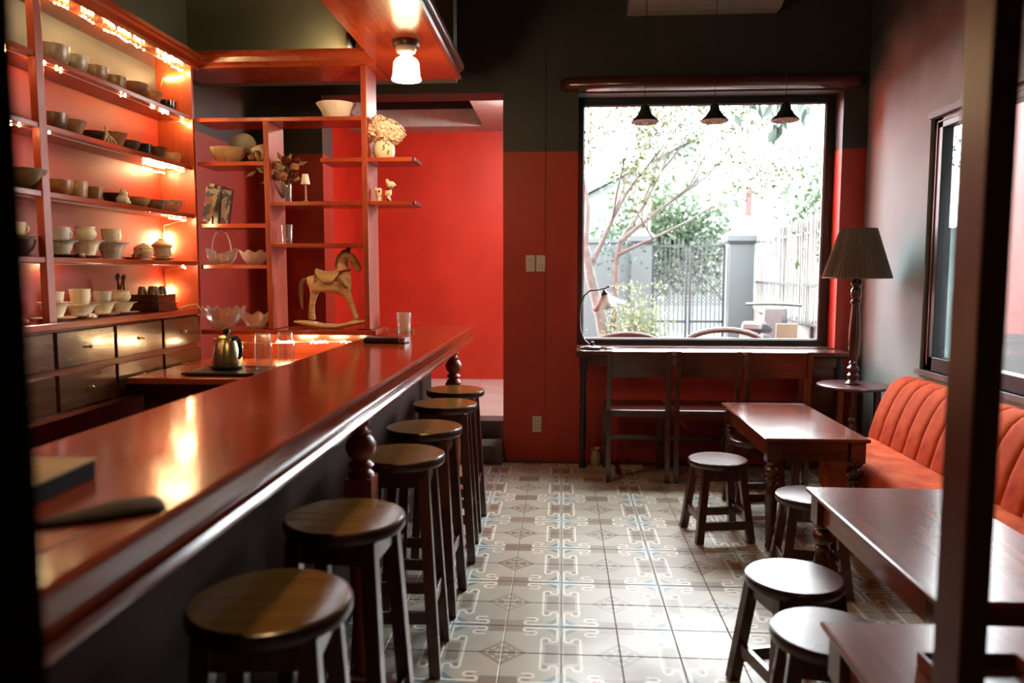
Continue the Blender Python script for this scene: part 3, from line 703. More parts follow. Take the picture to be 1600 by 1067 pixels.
# ================================================================== THINGS ON THE OPEN SHELF
UYc = 4.21
vessel('cone', 'white', (-1.232, UYc, 2.1775), .108, .082, 'white woven-pattern bowl on the highest open shelf board', group=None)
vessel('bowl', 'pale', (-1.84, UYc - .01, 1.9455), .098, .082, 'gold-white ribbed bowl on the open shelf before a brown plate')
pl = MB().lathe([(0, 0), (.05, .002), (.085, .014), (.082, .018), (.05, .008), (0, .006)], 28, cap=False)
tag(pl.build('display_plate', CM['darkclay'], smooth=True, loc=(-1.80, 4.315, 2.045), rot=(R(80), 0, 0)), 'dark brown glazed plate standing behind the ribbed bowl', 'plate')
mg = MB().lathe([(.034, 0), (.036, .02), (.040, .06), (.046, .10), (.043, .10), (.036, .05), (0, .015)], 22, cap=False)
tag(mg.build('leaning_vase', CM['white'], smooth=True, loc=(-1.655, 4.27, 1.952), rot=(0, R(-24), R(10))), 'white vase leaning behind the dried flowers', 'vase')
def petal_ball(r, n, w, seed):
    rnd = random.Random(seed); mb = MB()
    mb.ball((0, 0, 0), r * .86, 10, 8)
    for k in range(n):
        z = 1 - 2 * (k + .5) / n; a = k * 2.39996; q = math.sqrt(max(0, 1 - z * z))
        d = Vector((q * cos(a), q * sin(a), z)); u = d.orthogonal().normalized(); v = d.cross(u)
        th = rnd.uniform(0, 6.28); u, v = u * cos(th) + v * sin(th), v * cos(th) - u * sin(th)
        c = d * r * rnd.uniform(.72, .95)
        mb.add([c - u * w * .5, c + v * w * .55 + d * w * .35, c + u * w * .5 + d * w * .1, c - v * w * .55 + d * w * .35], [(0, 3, 2, 1)])
    return mb
# dried bouquet
bq = thing('dried_bouquet', 'bouquet of dried roses and leaves in a clear vase', 'flowers', (-1.53, 4.185, 1.81))
bq.scale = (1.3, 1.1, 1.12)
rosem = {c: petal_ball(.019, 46, .017, i).mesh('rose', plain('dried_rose_' + c, col, .7), False, recalc=False) for i, (c, col) in enumerate(dict(blush=(.55, .28, .17), cream=(.50, .36, .20), wine=(.16, .012, .012), brown=(.20, .11, .05)).items())}
stm = plain('dry_stem', (.14, .10, .05), .8)
for k, (dx, dz, c, sc) in enumerate(((.0, .06, 'blush', 1.2), (-.005, .10, 'cream', 1.1), (.045, .065, 'wine', 1.0), (.055, .10, 'blush', .9), (-.05, .075, 'cream', .9), (-.03, .115, 'cream', .9), (.025, .125, 'wine', .9), (.05, .05, 'cream', .8), (-.07, .12, 'brown', .8), (.03, .09, 'brown', .9), (-.02, .05, 'brown', .8), (-.11, .165, 'brown', .8), (-.135, .15, 'blush', .7), (.065, .13, 'wine', .7), (.005, .14, 'wine', .7), (-.075, .09, 'brown', .7))):
    y = random.uniform(-.03, .02)
    f = inst('flower', rosem[c], bq, loc=(dx, y, dz)); f.scale = (sc,) * 3; f.rotation_euler = (random.random() * 3, random.random() * 3, 0)
    MB().tube([(dx * .05, 0, -.05), (dx * .5, y * .5, dz * .35), (dx, y, dz)], .0015, 4).build('stem', stm, bq)
lfm = MB().add([(0, 0, 0), (.010, .004, .02), (0, 0, .05), (-.010, .004, .02)], [(0, 1, 2), (0, 2, 3)]).mesh('leaf', plain('dried_leaf', (.30, .24, .11), .8), recalc=False)
for k, (dx, dz, a) in enumerate(((.06, .13, .9), (.08, .135, 1.2), (.03, .15, .3), (.0, .16, -.3), (-.09, .09, -1.0), (-.10, .12, -1.3), (-.12, .17, -.4), (-.06, .05, -2.0), (-.14, .10, -2.2), (.02, .155, .6), (-.05, .15, -.5))):
    inst('leaf', lfm, bq, loc=(dx * .8, -.01, dz * .8), rot=(random.uniform(-.3, .3), a, 0))
tag(MB().lathe([(.024, 0), (.026, .004), (.027, .05), (.028, .10), (.0265, .10), (.0255, .05), (.0245, .008), (0, .006)], 20, cap=False).build('glass_vase', 'glass', smooth=True, loc=(-1.515, 4.20, 1.7305)), 'clear glass vase holding the dried bouquet', 'vase')
cs = thing('candle_lamp', 'tiny candle lamp with white shade on a turned stick', 'lamp', (-1.41, 4.2, 1.7302))
MB().lathe([(.024, 0), (.022, .006), (.008, .012), (.005, .02), (.007, .03), (.004, .04), (.006, .06), (.004, .08), (.006, .095), (.003, .10), (.003, .11), (0, .11)], 16).build('stick', CM['pinkclay'], cs, smooth=True)
MB().lathe([(.026, .10), (.016, .155), (.0145, .155), (.024, .10)], 18, cap=False).build('shade', CM['white'], cs, smooth=True)
# white flower vase
fv = thing('flower_vase', 'round white vase with painted sprig on the open shelf end', 'vase', (-.972, 4.21, 1.9605))
MB().lathe([(.045, 0), (.054, .01), (.061, .04), (.058, .07), (.048, .092), (.044, .10), (.041, .10), (.045, .09), (.053, .06), (.05, .015), (0, .01)], 28, cap=False).build('body', 'cream', fv, smooth=True)
sg = MB()
for k in range(9):
    a = -1.15 + random.uniform(-.3, .25); z = .025 + .007 * k; rr = .0615 if .03 < z < .06 else .059
    sg.ball((rr * cos(a), rr * sin(a), z), (.005, .004, .006), 6, 4)
sg.build('painted_sprig', plain('sprig_print', (.25, .16, .07), .5), fv)
hy = plain('pale_pink_petals', (.80, .58, .47), .7, (.72, .48, .38)); pbm = [petal_ball(.058, 90, .036, 11 + k).mesh('blossom', hy, False, recalc=False) for k in range(2)]
fw = thing('white_hydrangeas', 'pale pink hydrangea heads in the round white vase', 'flowers', (-.972, 4.21, 2.06))
for k, (dx, dy, dz, s_) in enumerate(((-.045, -.01, .045, 1), (.012, -.03, .05, 1.05), (.06, 0, .042, .95), (-.012, .03, .075, 1), (.03, .03, .07, .9), (-.02, -.02, .08, .9))):
    b = inst('blossom', pbm[k % 2], fw, loc=(dx, dy, dz)); b.scale = (s_, s_, s_ * .85); b.rotation_euler = (k, k * 2, 0)
MB().tube([(0, 0, -.05), (0, 0, .03)], .004, 5).build('stem', stm, fw)
# dog figurine
def dog_mat():
    m, nt, p = newmat('black_patched_porcelain'); p.inputs['Roughness'].default_value = .2
    n = noise(nt, 34, 1); link(nt, mix(nt, n.gt(.60), (.78, .68, .52), (.03, .025, .02)), p.inputs['Base Color']); return m
dg = thing('dog_figurine', 'black-patched white porcelain dog with red ribbon', 'figurine', (-.975, 4.2, 1.7303))
t = MB()
for c, r in (((-.022, 0, .045), (.022, .02, .034)), ((0, 0, .045), (.03, .018, .018)), ((.028, 0, .052), (.018, .018, .026)), ((-.022, .012, .012), (.010, .009, .014)), ((-.022, -.012, .012), (.010, .009, .014)), ((.028, .012, .014), (.010, .009, .018)), ((.028, -.012, .014), (.010, .009, .018)), ((.04, 0, .092), (.026, .024, .022)), ((.06, 0, .086), (.012, .012, .010)), ((.022, .014, .112), (.008, .006, .014)), ((.022, -.014, .112), (.008, .006, .014)), ((-.042, 0, .07), (.008, .008, .012))): t.ball(c, r, 12, 8)
o = t.build('body', dog_mat(), dg); q = o.modifiers.new('fuse', 'REMESH'); q.mode = 'VOXEL'; q.voxel_size = .0035; q.use_smooth_shade = True
MB().tube([(.03 + .021 * cos(a), .021 * sin(a), .073 + .004 * cos(a)) for a in [2 * pi * k / 16 for k in range(16)]], .0035, 6, True).build('ribbon', plain('red_ribbon', (.55, .02, .015), .5), dg, smooth=True)
MB().box(-.004, .014, -.0225, -.019, .03, .07).build('ribbon_tail', plain('red_ribbon_tail', (.55, .02, .015), .5), dg)
# books
def book(name, loc, w, h, th, tilt, mats, label):
    t = thing(name, label, 'book', loc, 0, 'books leaning on the open shelf'); t.rotation_euler = (0, R(tilt), 0)
    MB().box(.003, th - .003, -w / 2 + .004, w / 2 - .003, .003, h - .003).build('pages', 'cream', t)
    c = MB(); c.box(0, .003, -w / 2, w / 2, 0, h); c.box(th - .003, th, -w / 2, w / 2, 0, h); c.box(.003, th - .003, -w / 2, -w / 2 + .004, 0, h); c.build('cover', mats, t); return t
book('hardback_book', (-1.955, 4.235, 1.6165), .16, .22, .028, 6, 'dk', 'dark brown book leaning against the shelf panel')
book('hardback_book', (-1.918, 4.235, 1.6165), .16, .205, .024, 9, 'darkpl', 'black book leaning beside the picture book')
pb = thing('picture_book', 'picture book with painted cover leaning outwards', 'book', (-1.875, 4.225, 1.6195), 0); pb.rotation_euler = (R(-6), R(13), R(-52))
MB().box(0, .012, -.13, 0, 0, .185).build('pages', 'cream', pb)
def print_mat():
    m, nt, p = newmat('painted_cover_print'); p.inputs['Roughness'].default_value = .4
    n = noise(nt, 22, 3); n2 = noise(nt, 13, 2)
    c = mix(nt, n.gt(.52), (.48, .44, .36), (.10, .14, .20)); c = mix(nt, n2.gt(.60), c, (.40, .20, .15)); link(nt, c, p.inputs['Base Color']); return m
MB().box(.012, .0145, -.132, .002, 0, .187).build('cover', print_mat(), pb)
# glass things
def scallop(n, amp, dz, i0):
    return lambda i, a, r: (r * (1 + amp * cos(a * n)) if i >= i0 else r, (dz * cos(a * n) if i >= i0 else 0))
def gl_bowl(name, loc, r, h, mat, n, label, cat='bowl'):
    pr = [(.40, 0), (.45, .03), (.62, .2), (.82, .5), (.94, .8), (1.02, 1), (.99, 1), (.90, .8), (.78, .5), (.58, .22), (0, .06)]
    w = lambda i, a, q: (q * (1 + (.05 * cos(a * n) if 3 < i < 8 else .02 * cos(a * n * 2))), .10 * h * cos(a * n) if i in (5, 6) else 0)
    return tag(MB().lathe([(a * r, b * h) for a, b in pr], 72, wav=w, cap=False).build(name, mat, smooth=True, loc=loc), label, cat)
gl_bowl('glass_bowl', (-1.712, 4.21, 1.3905), .082, .075, 'frost', 8, 'frosted glass bowl with scalloped rim beside the glass basket')
gl_bowl('glass_bowl', (-1.90, 4.20, 1.0355), .118, .115, 'cutglass', 14, 'large ribbed clear glass bowl with frilled rim')
gl_bowl('glass_bowl', (-1.70, 4.17, 1.0355), .080, .085, 'cutglass', 7, 'small cut glass bowl with wavy rim beside the largest glass bowl')
gb = thing('glass_basket', 'cut glass basket with tall arched handle', 'basket', (-1.90, 4.21, 1.3905))
gbm = [(.40, 0), (.5, .03), (.8, .35), (.95, .75), (1.0, 1), (.97, 1), (.9, .7), (.7, .3), (0, .08)]
MB().lathe([(a * .085, b * .075) for a, b in gbm], 64, wav=lambda i, a, q: (q * (1 + .05 * cos(a * 16)), (.018 * cos(2 * a) if i > 2 and i < 7 else 0)), cap=False).build('bowl', 'cutglass', gb, smooth=True)
MB().tube([(.055 * cos(a), 0, .07 + .125 * sin(a)) for a in [pi * k / 20 for k in range(21)]], .0042, 8).build('handle', 'frost', gb, smooth=True)
tumb = [(.028, 0), (.029, .004), (.032, .05), (.034, .105), (.0325, .105), (.0305, .05), (.027, .012), (0, .010)]
tag(MB().lathe(tumb, 22, cap=False).build('glass_tumbler', 'glass', smooth=True, loc=(-1.518, 4.19, 1.5055)), 'tall clear tumbler standing on the open shelf board', 'glass')
# rocking horse
rh = thing('rocking_horse', 'carved tan wooden rocking horse with saddle', 'horse', (-1.275, 4.20, 1.0355)); rh.scale = (1.06, 1.06, 1.06)
hw = wood('carved_worn_wood', (.78, .56, .30), (.36, .22, .10), .5, 'x', 0, 1.6); hd = wood('dark_carved_wood', (.28, .16, .07), (.14, .075, .035), .5, 'z', 0, 1.6)
def skin(name, mat, V, E, root, parent, sub=2):
    me = bpy.data.meshes.new(name); me.from_pydata([v[:3] for v in V], E, []); me.materials.append(mat)
    o = inst(name, me, parent)
    m = o.modifiers.new('skin', 'SKIN'); m.use_smooth_shade = True
    for i, v in enumerate(V):
        d = me.skin_vertices[0].data[i]; d.radius = (v[3], v[4] if len(v) > 4 else v[3]); d.use_root = (i == root)
    s_ = o.modifiers.new('sub', 'SUBSURF'); s_.levels = sub; s_.render_levels = sub
    return o
HV = [(-.030, 0, .243, .046), (-.100, 0, .247, .047), (-.122, 0, .240, .036), (.050, 0, .252, .050), (.072, 0, .262, .042), (.060, 0, .318, .036), (.064, 0, .358, .029), (.080, 0, .386, .025), (.108, 0, .376, .026), (.128, 0, .346, .021), (.144, 0, .312, .017), (.148, 0, .300, .016)]
HE = [(0, 1), (1, 2), (0, 3), (3, 4), (4, 5), (5, 6), (6, 7), (7, 8), (8, 9), (9, 10), (10, 11)]
for (bx_, by, pts) in ((1, 1, [(-.098, .026, .19, .023), (-.118, .028, .135, .014), (-.128, .030, .08, .011), (-.126, .031, .045, .014)]), (1, -1, [(-.085, .026, .19, .023), (-.096, .028, .13, .014), (-.094, .030, .08, .011), (-.090, .031, .045, .014)]),
                       (3, 1, [(.066, .026, .19, .022), (.092, .028, .13, .014), (.108, .030, .08, .011), (.118, .031, .045, .014)]), (3, -1, [(.084, .026, .195, .022), (.112, .028, .13, .014), (.130, .030, .085, .011), (.142, .031, .052, .014)])):
    pv = bx_
    for (x, y, z, r) in pts: HV.append((x, y * by, z, r)); HE.append((pv, len(HV) - 1)); pv = len(HV) - 1
skin('body', hw, HV, HE, 0, rh)
for s_ in (-1, 1): MB().lathe([(.0095, 0), (.007, .02), (0, .042)], 8).build('ear', hd, rh, smooth=True, loc=(.086, s_ * .013, .402), rot=(s_ * -.2, .4, 0))
mn = [(.104, 0, .398, .008), (.080, 0, .408, .010), (.052, 0, .394, .013), (.036, 0, .358, .014), (.026, 0, .316, .012)]
skin('mane', hd, mn, [(i, i + 1) for i in range(4)], 2, rh, 1)
skin('tail', hd, [(-.135, 0, .262, .012), (-.158, 0, .245, .016), (-.166, 0, .20, .015), (-.164, 0, .15, .011), (-.160, 0, .10, .005)], [(i, i + 1) for i in range(4)], 0, rh, 1)
MB().tube([(.058 + .042 * cos(a), .040 * sin(a), .300 + .014 * cos(a)) for a in [2 * pi * k / 20 for k in range(20)]], .0065, 6, True).build('collar', plain('faded_red_paint', (.42, .06, .03), .6), rh, smooth=True)
sd = MB(); n = 16; SXs = (-.085, -.070, -.045, -.015, .015, .035, .045); SUp = (.016, .010, .003, 0, .004, .012, .018)
for k in range(n + 1):
    a = (pi * (k / n) - pi / 2) * 1.12
    fl_ = .35 + .65 * min(1, cos(a * .9) * 1.3)
    for j_, x in enumerate(SXs):
        r = .050 + SUp[j_] * max(0, cos(a))
        sd.v.append((-.02 + (x + .02) * fl_ + .014 * abs(sin(a)), r * sin(a) * 1.02, .246 + r * cos(a)))
for k in range(n):
    for j_ in range(6): sd.f.append((k * 7 + j_, k * 7 + j_ + 1, k * 7 + j_ + 8, k * 7 + j_ + 7))
so = sd.build('saddle', wood('saddle_leather', (.50, .34, .15), (.34, .22, .10), .5, 'x', 0), rh, smooth=True, ang=80)
q = so.modifiers.new('th', 'SOLIDIFY'); q.thickness = .006; q.offset = 1
MB().tube([(.066 + .030 * cos(a), .056 * sin(a), .246 - .040 * cos(a)) for a in [2 * pi * k / 20 for k in range(20)]], .008, 6, True).build('breast_band', hd, rh, smooth=True)
for s_ in (-1, 1):
    pts = [(-.195, s_ * .032, .038), (-.14, s_ * .032, .030), (-.05, s_ * .032, .014), (.03, s_ * .032, .012), (.10, s_ * .032, .026), (.16, s_ * .032, .038), (.21, s_ * .032, .044)]
    MB().tube(pts, [.005, .012, .012, .012, .013, .011, .004], 8).build('rocker', hw, rh, smooth=True)
for x, z in ((-.105, .024), (.12, .032)): MB().box(x - .014, x + .014, -.032, .032, z, z + .012).build('rocker_bar', hw, rh)

# kettle, tray, carafes
kt = thing('electric_kettle', 'brushed steel kettle with black handle on a base', 'kettle', (-1.585, 3.535, .9090), R(-25))
MB().lathe([(.068, 0), (.070, .006), (.069, .02), (.064, .06), (.056, .095), (.046, .120), (.040, .128), (.042, .132), (.030, .142), (0, .146)], 30).build('body', 'gold', kt, smooth=True)
MB().lathe([(.074, -.012), (.078, -.008), (.078, -.001), (.07, 0)], 26).build('base_ring', 'darkpl', kt, smooth=True)
MB().lathe([(.007, .144), (.010, .150), (.018, .156), (.018, .170), (.012, .176), (0, .177)], 16).build('lid_knob', 'darkpl', kt, smooth=True)
MB().tube([(.035, 0, .125), (.062, 0, .132), (.085, 0, .115), (.092, 0, .08), (.086, 0, .045), (.078, 0, .035)], [.009, .012, .012, .011, .009, .006], 8).build('handle', 'darkpl', kt, smooth=True)
MB().tube([(-.05, 0, .085), (-.068, 0, .105), (-.088, 0, .122)], [.014, .010, .006], 8).build('spout', 'gold', kt, smooth=True)
ty = thing('black_tray', 'black rectangular tray under the kettle', 'tray', (-1.55, 3.48, .8803))
MB().ring(-.165, .165, -.13, .13, [(0, .012), (0, .008), (.012, 0)]).build('plate', 'darkpl', ty)
rm = MB()
for q in ((-.168, .168, -.133, -.127), (-.168, .168, .127, .133), (-.168, -.162, -.133, .133), (.162, .168, -.133, .133)): rm.box(q[0], q[1], q[2], q[3], .006, .016)
rm.build('rim', 'black', ty)
car = [(.030, 0), (.034, .005), (.040, .05), (.041, .09), (.038, .14), (.036, .185), (.0345, .185), (.037, .13), (.0395, .08), (.036, .012), (0, .010)]
for k, (x, y, lb) in enumerate(((-1.395, 3.50, 'clear glass carafe beside the steel kettle'), (-1.31, 3.56, 'clear glass carafe beside the metal rod'))):
    tag(MB().lathe(car, 24, cap=False).build('glass_carafe', 'glass', smooth=True, loc=(x, y, .8805)), lb, 'carafe', 'glass carafes behind the bar')
tag(MB().beam((-.10, -.12, .004), (.10, .10, .045), .018, .006).build('metal_rod', 'steel', loc=(-1.30, 3.80, .8815)), 'flat metal rod lying on the back worktop', 'utensil')
# on the counter
def cutw(i, a, r): return r * (1 + (.05 * cos(a * 10) * cos(i * 1.6) if 1 < i < 7 else 0)), 0
tag(MB().lathe([(.033, 0), (.035, .004), (.036, .02), (.037, .035), (.038, .05), (.039, .065), (.040, .08), (.0415, .10), (.042, .118), (.040, .118), (.0385, .09), (.036, .03), (0, .014)], 60, wav=cutw, cap=False).build('cut_glass_tumbler', 'cutglass', smooth=True, loc=(-.905, 4.36, 1.0005)), 'cut glass tumbler standing on the bar counter', 'glass')
tag(MB().beam((-.06, 0, .005), (.06, .01, .005), .012, .010).build('wooden_stick', 'paper', loc=(-.93, 4.46, 1.0005)), 'short wooden stick lying behind the cut glass tumbler', 'stick')
cr = thing('card_reader', 'flat black card reader lying on the bar counter', 'device', (-.868, 3.76, 1.0005), R(-4))
MB().ring(-.105, .105, -.055, .055, [(.006, .028), (0, .022), (0, .006), (.006, 0)]).build('body', 'darkpl', cr, bevel=.004)
MB().box(.075, .106, -.0555, .03, .006, .0285).build('metal_end', 'steel', cr); MB().box(.084, .092, -.0565, -.055, .012, .02).build('port', 'darkpl', cr)
mn_ = thing('menu_block', 'thick tan-covered menu block on the near end of the bar', 'menu', (-.885, 1.16, 1.0005), R(3))
MB().box(-.11, .095, -.10, .075, 0, .030).build('pages', 'mattdark', mn_, bevel=.002); MB().box(-.112, .097, -.102, .077, .0302, .034).build('cover', 'paper', mn_, bevel=.001)
pc = thing('cloth_pouch', 'folded dark cloth pouch lying near the edge of the bar', 'pouch', (-.66, 1.04, 1.0005), R(42)); pc.scale = (.88, .88, .75)
g = MB(); NX, NY = 10, 6
for i in range(NX + 1):
    for j in range(NY + 1):
        a = i / NX; b = j / NY; w_ = .045 * (.25 + .75 * math.sin(min(1, a * 1.4) * pi / 2))
        g.v.append((-.10 + .19 * a, (b - .5) * 2 * w_, .004 + .020 * (1 - (2 * b - 1) ** 2) * (.3 + a) * (1 - .5 * max(0, a - .7) / .3)))
for i in range(NX):
    for j in range(NY): g.f.append((i * (NY + 1) + j, (i + 1) * (NY + 1) + j, (i + 1) * (NY + 1) + j + 1, i * (NY + 1) + j + 1))
o = g.build('cloth', plain('dark_brown_cloth', (.030, .022, .018), .8), pc, smooth=True); q = o.modifiers.new('th', 'SOLIDIFY'); q.thickness = .004; q.offset = -1
MB().tube([(-.10, 0, .006), (-.12, .003, .005), (-.135, -.002, .004)], .004, 6).build('tie', 'dk', pc)

# ================================================================== STOOLS
def make_stool(name, label, group, H, r, foot, str_z):
    t = thing(name, label, 'stool', group=group)
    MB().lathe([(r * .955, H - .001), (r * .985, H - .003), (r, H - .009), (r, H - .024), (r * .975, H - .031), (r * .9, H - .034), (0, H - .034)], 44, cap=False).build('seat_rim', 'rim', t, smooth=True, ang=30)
    MB().lathe([(0, H), (r * .5, H), (r * .95, H), (r * .965, H - .0012), (r * .965, H - .006)], 44, cap=False).build('seat', 'seat' if H > .5 else 'lowseat', t, smooth=True, ang=20)
    ap = MB(); q = r * .62
    for k in range(4):
        a = k * pi / 2
        ap.beam((q * cos(a) - q * sin(a), q * sin(a) + q * cos(a), H - .062), (q * cos(a) + q * sin(a), q * sin(a) - q * cos(a), H - .062), .020, .06)
    ap.build('apron', 'dk', t)
    lw = .038; ti = r * .60
    for sx in (-1, 1):
        for sy in (-1, 1):
            MB().beam((sx * foot, sy * foot, 0), (sx * ti, sy * ti, H - .032), lw, lw).build('leg', 'dk', t, bevel=.003)
    def at(z): return foot + (ti - foot) * z / (H - .032)
    for zz in str_z:
        for k in range(4):
            z = zz + (.0 if k % 2 else .035); p = at(z); a = k * pi / 2
            A = Vector((p, -p, z)); B = Vector((p, p, z)); rot = Matrix.Rotation(a, 3, 'Z')
            MB().beam(rot @ A, rot @ B, .018, .042).build('stretcher', 'dk', t, bevel=.002)
    return t
GB = 'bar stools along the bar'
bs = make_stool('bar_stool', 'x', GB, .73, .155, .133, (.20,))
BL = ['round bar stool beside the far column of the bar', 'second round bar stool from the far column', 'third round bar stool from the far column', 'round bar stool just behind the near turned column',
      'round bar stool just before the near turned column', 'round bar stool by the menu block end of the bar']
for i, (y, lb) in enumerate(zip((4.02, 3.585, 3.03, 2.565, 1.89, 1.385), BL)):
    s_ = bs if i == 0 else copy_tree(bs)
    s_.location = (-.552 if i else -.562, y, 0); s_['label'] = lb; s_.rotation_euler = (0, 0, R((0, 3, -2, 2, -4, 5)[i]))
GS = 'low stools around the tables'
ls = make_stool('low_stool', 'x', GS, .40, .150, .132, (.085,))
for i, (x, y, a, lb) in enumerate(((.803, 3.925, 8, 'low round stool pulled out beside the far table'), (1.115, 4.42, 3, 'low round stool tucked under the far table'), (1.075, 3.30, -6, 'low round stool between the two brown tables'),
                                   (.735, 2.395, 14, 'low round stool shining beside the middle table'), (.715, 2.02, -10, 'low round stool at the corner of the near table'))):
    s_ = ls if i == 0 else copy_tree(ls)
    s_.location = (x, y, 0); s_.rotation_euler = (0, 0, R(a)); s_['label'] = lb

# ================================================================== TABLES
tleg = [(.012, 0), (.022, .006), (.026, .02), (.020, .035), (.024, .045), (.022, .06), (.026, .16), (.030, .26), (.027, .315), (.020, .33), (.030, .338), (.030, .350), (.022, .358), (.036, .372), (.040, .390), (.034, .408), (.022, .418), (.034, .426), (.036, .438), (.03, .446)]
tlm = MB().lathe(tleg, 20); tlm.box(-.034, .034, -.034, .034, .44, .535)
tlm = tlm.mesh('leg', 'dk', True)
def table(x0, x1, y0, y1, label):
    cx, cy = (x0 + x1) / 2, (y0 + y1) / 2; a, b = (x1 - x0) / 2, (y1 - y0) / 2
    t = thing('wooden_table', label, 'table', (cx, cy, 0), group='wooden tables in front of the sofa')
    MB().ring(-a, a, -b, b, [(.006, .56), (.001, .557), (0, .552), (.002, .544), (.012, .538), (.02, .535)]).build('table_top', 'dky', t, smooth=True, ang=30)
    e = .05
    for s_ in (-1, 1):
        MB().box(s_ * (a - e) - .011, s_ * (a - e) + .011, -b + .08, b - .08, .445, .535).build('apron', 'dky', t)
        MB().box(-a + .08, a - .08, s_ * (b - e) - .011, s_ * (b - e) + .011, .445, .535).build('apron', 'dkx', t)
        for u in (-1, 1): inst('leg', tlm, t, loc=(s_ * (a - e), u * (b - e), 0))
    return t
table(.972, 1.464, 3.675, 4.70, 'dark wooden table nearest the window ledge, turned legs')
table(.905, 1.40, 1.85, 2.845, 'dark wooden table beside the sofa middle, before the shining stool')
table(.592, 1.085, .78, 1.728, 'dark wooden table beside the brown foreground upright')
tr_ = thing('wooden_tray', 'brown wooden tray lying on the near table', 'tray', (.82, 1.40, .5603), R(2))
MB().box(-.095, .095, -.13, .13, 0, .006).build('bottom', 'dkx', tr_)
rm = MB(); rm.box(-.10, -.09, -.135, .135, 0, .032); rm.box(.09, .10, -.135, .135, 0, .032); rm.box(-.09, .09, -.135, -.125, 0, .032); rm.box(-.09, .09, .125, .135, 0, .032)
rm.build('rim', 'dky', tr_, bevel=.003)

# ================================================================== SOFA
sfx = thing('sofa', 'long orange velvet banquette with channelled back along the grey wall', 'sofa', (1.66, 2.6, 0))
Y0s, Y1s = .9, 4.42; ox, oy = 1.66, 2.6
MB().box(1.50 - ox, 2.03 - ox, Y0s + .02 - oy, Y1s - .03 - oy, .0, .12).build('base', plain('dark_orange_cloth', (.30, .045, .018), .8), sfx)
MB().ring(1.47 - ox, 1.85 - ox, Y0s - oy, Y1s - oy, [(.05, .425), (.02, .418), (.004, .40), (0, .37), (.0, .16), (.02, .12)]).build('seat_cushion', 'velvet', sfx, smooth=True, ang=60, bevel=.012)
prof = [(1.735, .40), (1.738, .44), (1.770, .56), (1.810, .66), (1.845, .72), (1.885, .757), (1.93, .772), (1.975, .765), (2.015, .74), (2.025, .70), (2.025, .27), (1.80, .27), (1.75, .33)]
cwid = .1467; secs = [(0, .011), (.06, .003), (.25, 0), (.75, 0), (.94, .003), (1, .011)]
cmb = MB(); P = len(prof)
cxm, czm = 1.90, .50
for s_, ins in secs:
    for (x, z) in prof:
        dx, dz = x - cxm, z - czm; d = math.hypot(dx, dz); k = 1 - ins / d if x < 2.0 else 1
        cmb.v.append((cxm + dx * k - ox, s_ * cwid, czm + dz * k))
for i in range(len(secs) - 1):
    for j in range(P): cmb.f.append((i * P + j, i * P + (j + 1) % P, (i + 1) * P + (j + 1) % P, (i + 1) * P + j))
cmb.f += [tuple(range(P)), tuple(reversed(range((len(secs) - 1) * P, len(secs) * P)))]
chm = cmb.mesh('back_channel', 'velvet', True, 60)
nch = int((Y1s - Y0s) / cwid)
for k in range(nch): inst('back_channel', chm, sfx, loc=(0, Y1s - cwid * (k + 1) - oy, 0))

# ================================================================== SIDE TABLE + FLOOR-TYPE LAMP
stb = thing('round_side_table', 'small round brown side table in the room corner', 'table', (1.825, 4.90, 0))
MB().lathe([(0, .65), (.205, .65), (.213, .647), (.216, .640), (.213, .632), (.20, .628), (0, .628)], 48, cap=False).build('table_top', wood('plum_brown_top', (.10, .035, .035), (.07, .024, .026), .3, 'x', .3), stb, smooth=True)
MB().lathe([(.05, 0), (.045, .02), (.022, .04), (.028, .1), (.018, .2), (.03, .3), (.034, .36), (.018, .40), (.028, .42), (.016, .44), (.026, .47), (.03, .5), (.018, .56), (.03, .62), (.04, .628)], 18).build('pedestal', 'dk', stb, smooth=True)
for k in range(3):
    a = R(100 + 120 * k)
    MB().beam((.15 * cos(a), .15 * sin(a), 0), (.14 * cos(a), .14 * sin(a), .628), .034, .034).build('leg', 'dk', stb, bevel=.003)
lp = thing('table_lamp', 'tall turned wooden lamp with pleated taupe shade', 'lamp', (1.815, 4.88, .6505))
MB().lathe([(.044, 0), (.046, .01), (.036, .02), (.026, .03), (.034, .045), (.036, .06), (.022, .075), (.034, .09), (.036, .105), (.018, .125), (.026, .135), (.020, .15), (.030, .18), (.034, .25), (.034, .34), (.027, .44), (.022, .50), (.032, .51), (.032, .522), (.020, .53), (.028, .55), (.034, .57), (.028, .595), (.018, .605), (.032, .62), (.034, .635), (.022, .65), (.014, .66), (.012, .70)], 22).build('column', 'dk', lp, smooth=True)
pn = 64
def pleat(i, a, r): return r * (1 + .022 * (1 if int(round(a / (2 * pi) * pn * 2)) % 2 else -1)), 0
o = MB().lathe([(.198, .665), (.105, .965)], pn * 2, wav=pleat, cap=False).build('shade', 'shade', lp, recalc=True); q = o.modifiers.new('th', 'SOLIDIFY'); q.thickness = .002
MB().lathe([(.199, .660), (.203, .664), (.199, .668)], 40, cap=False).build('shade_rim', 'shade', lp)
MB().tube([(0, 0, .69), (0, 0, .95), (.10, 0, .96)], .003, 5).build('shade_holder', 'black', lp)

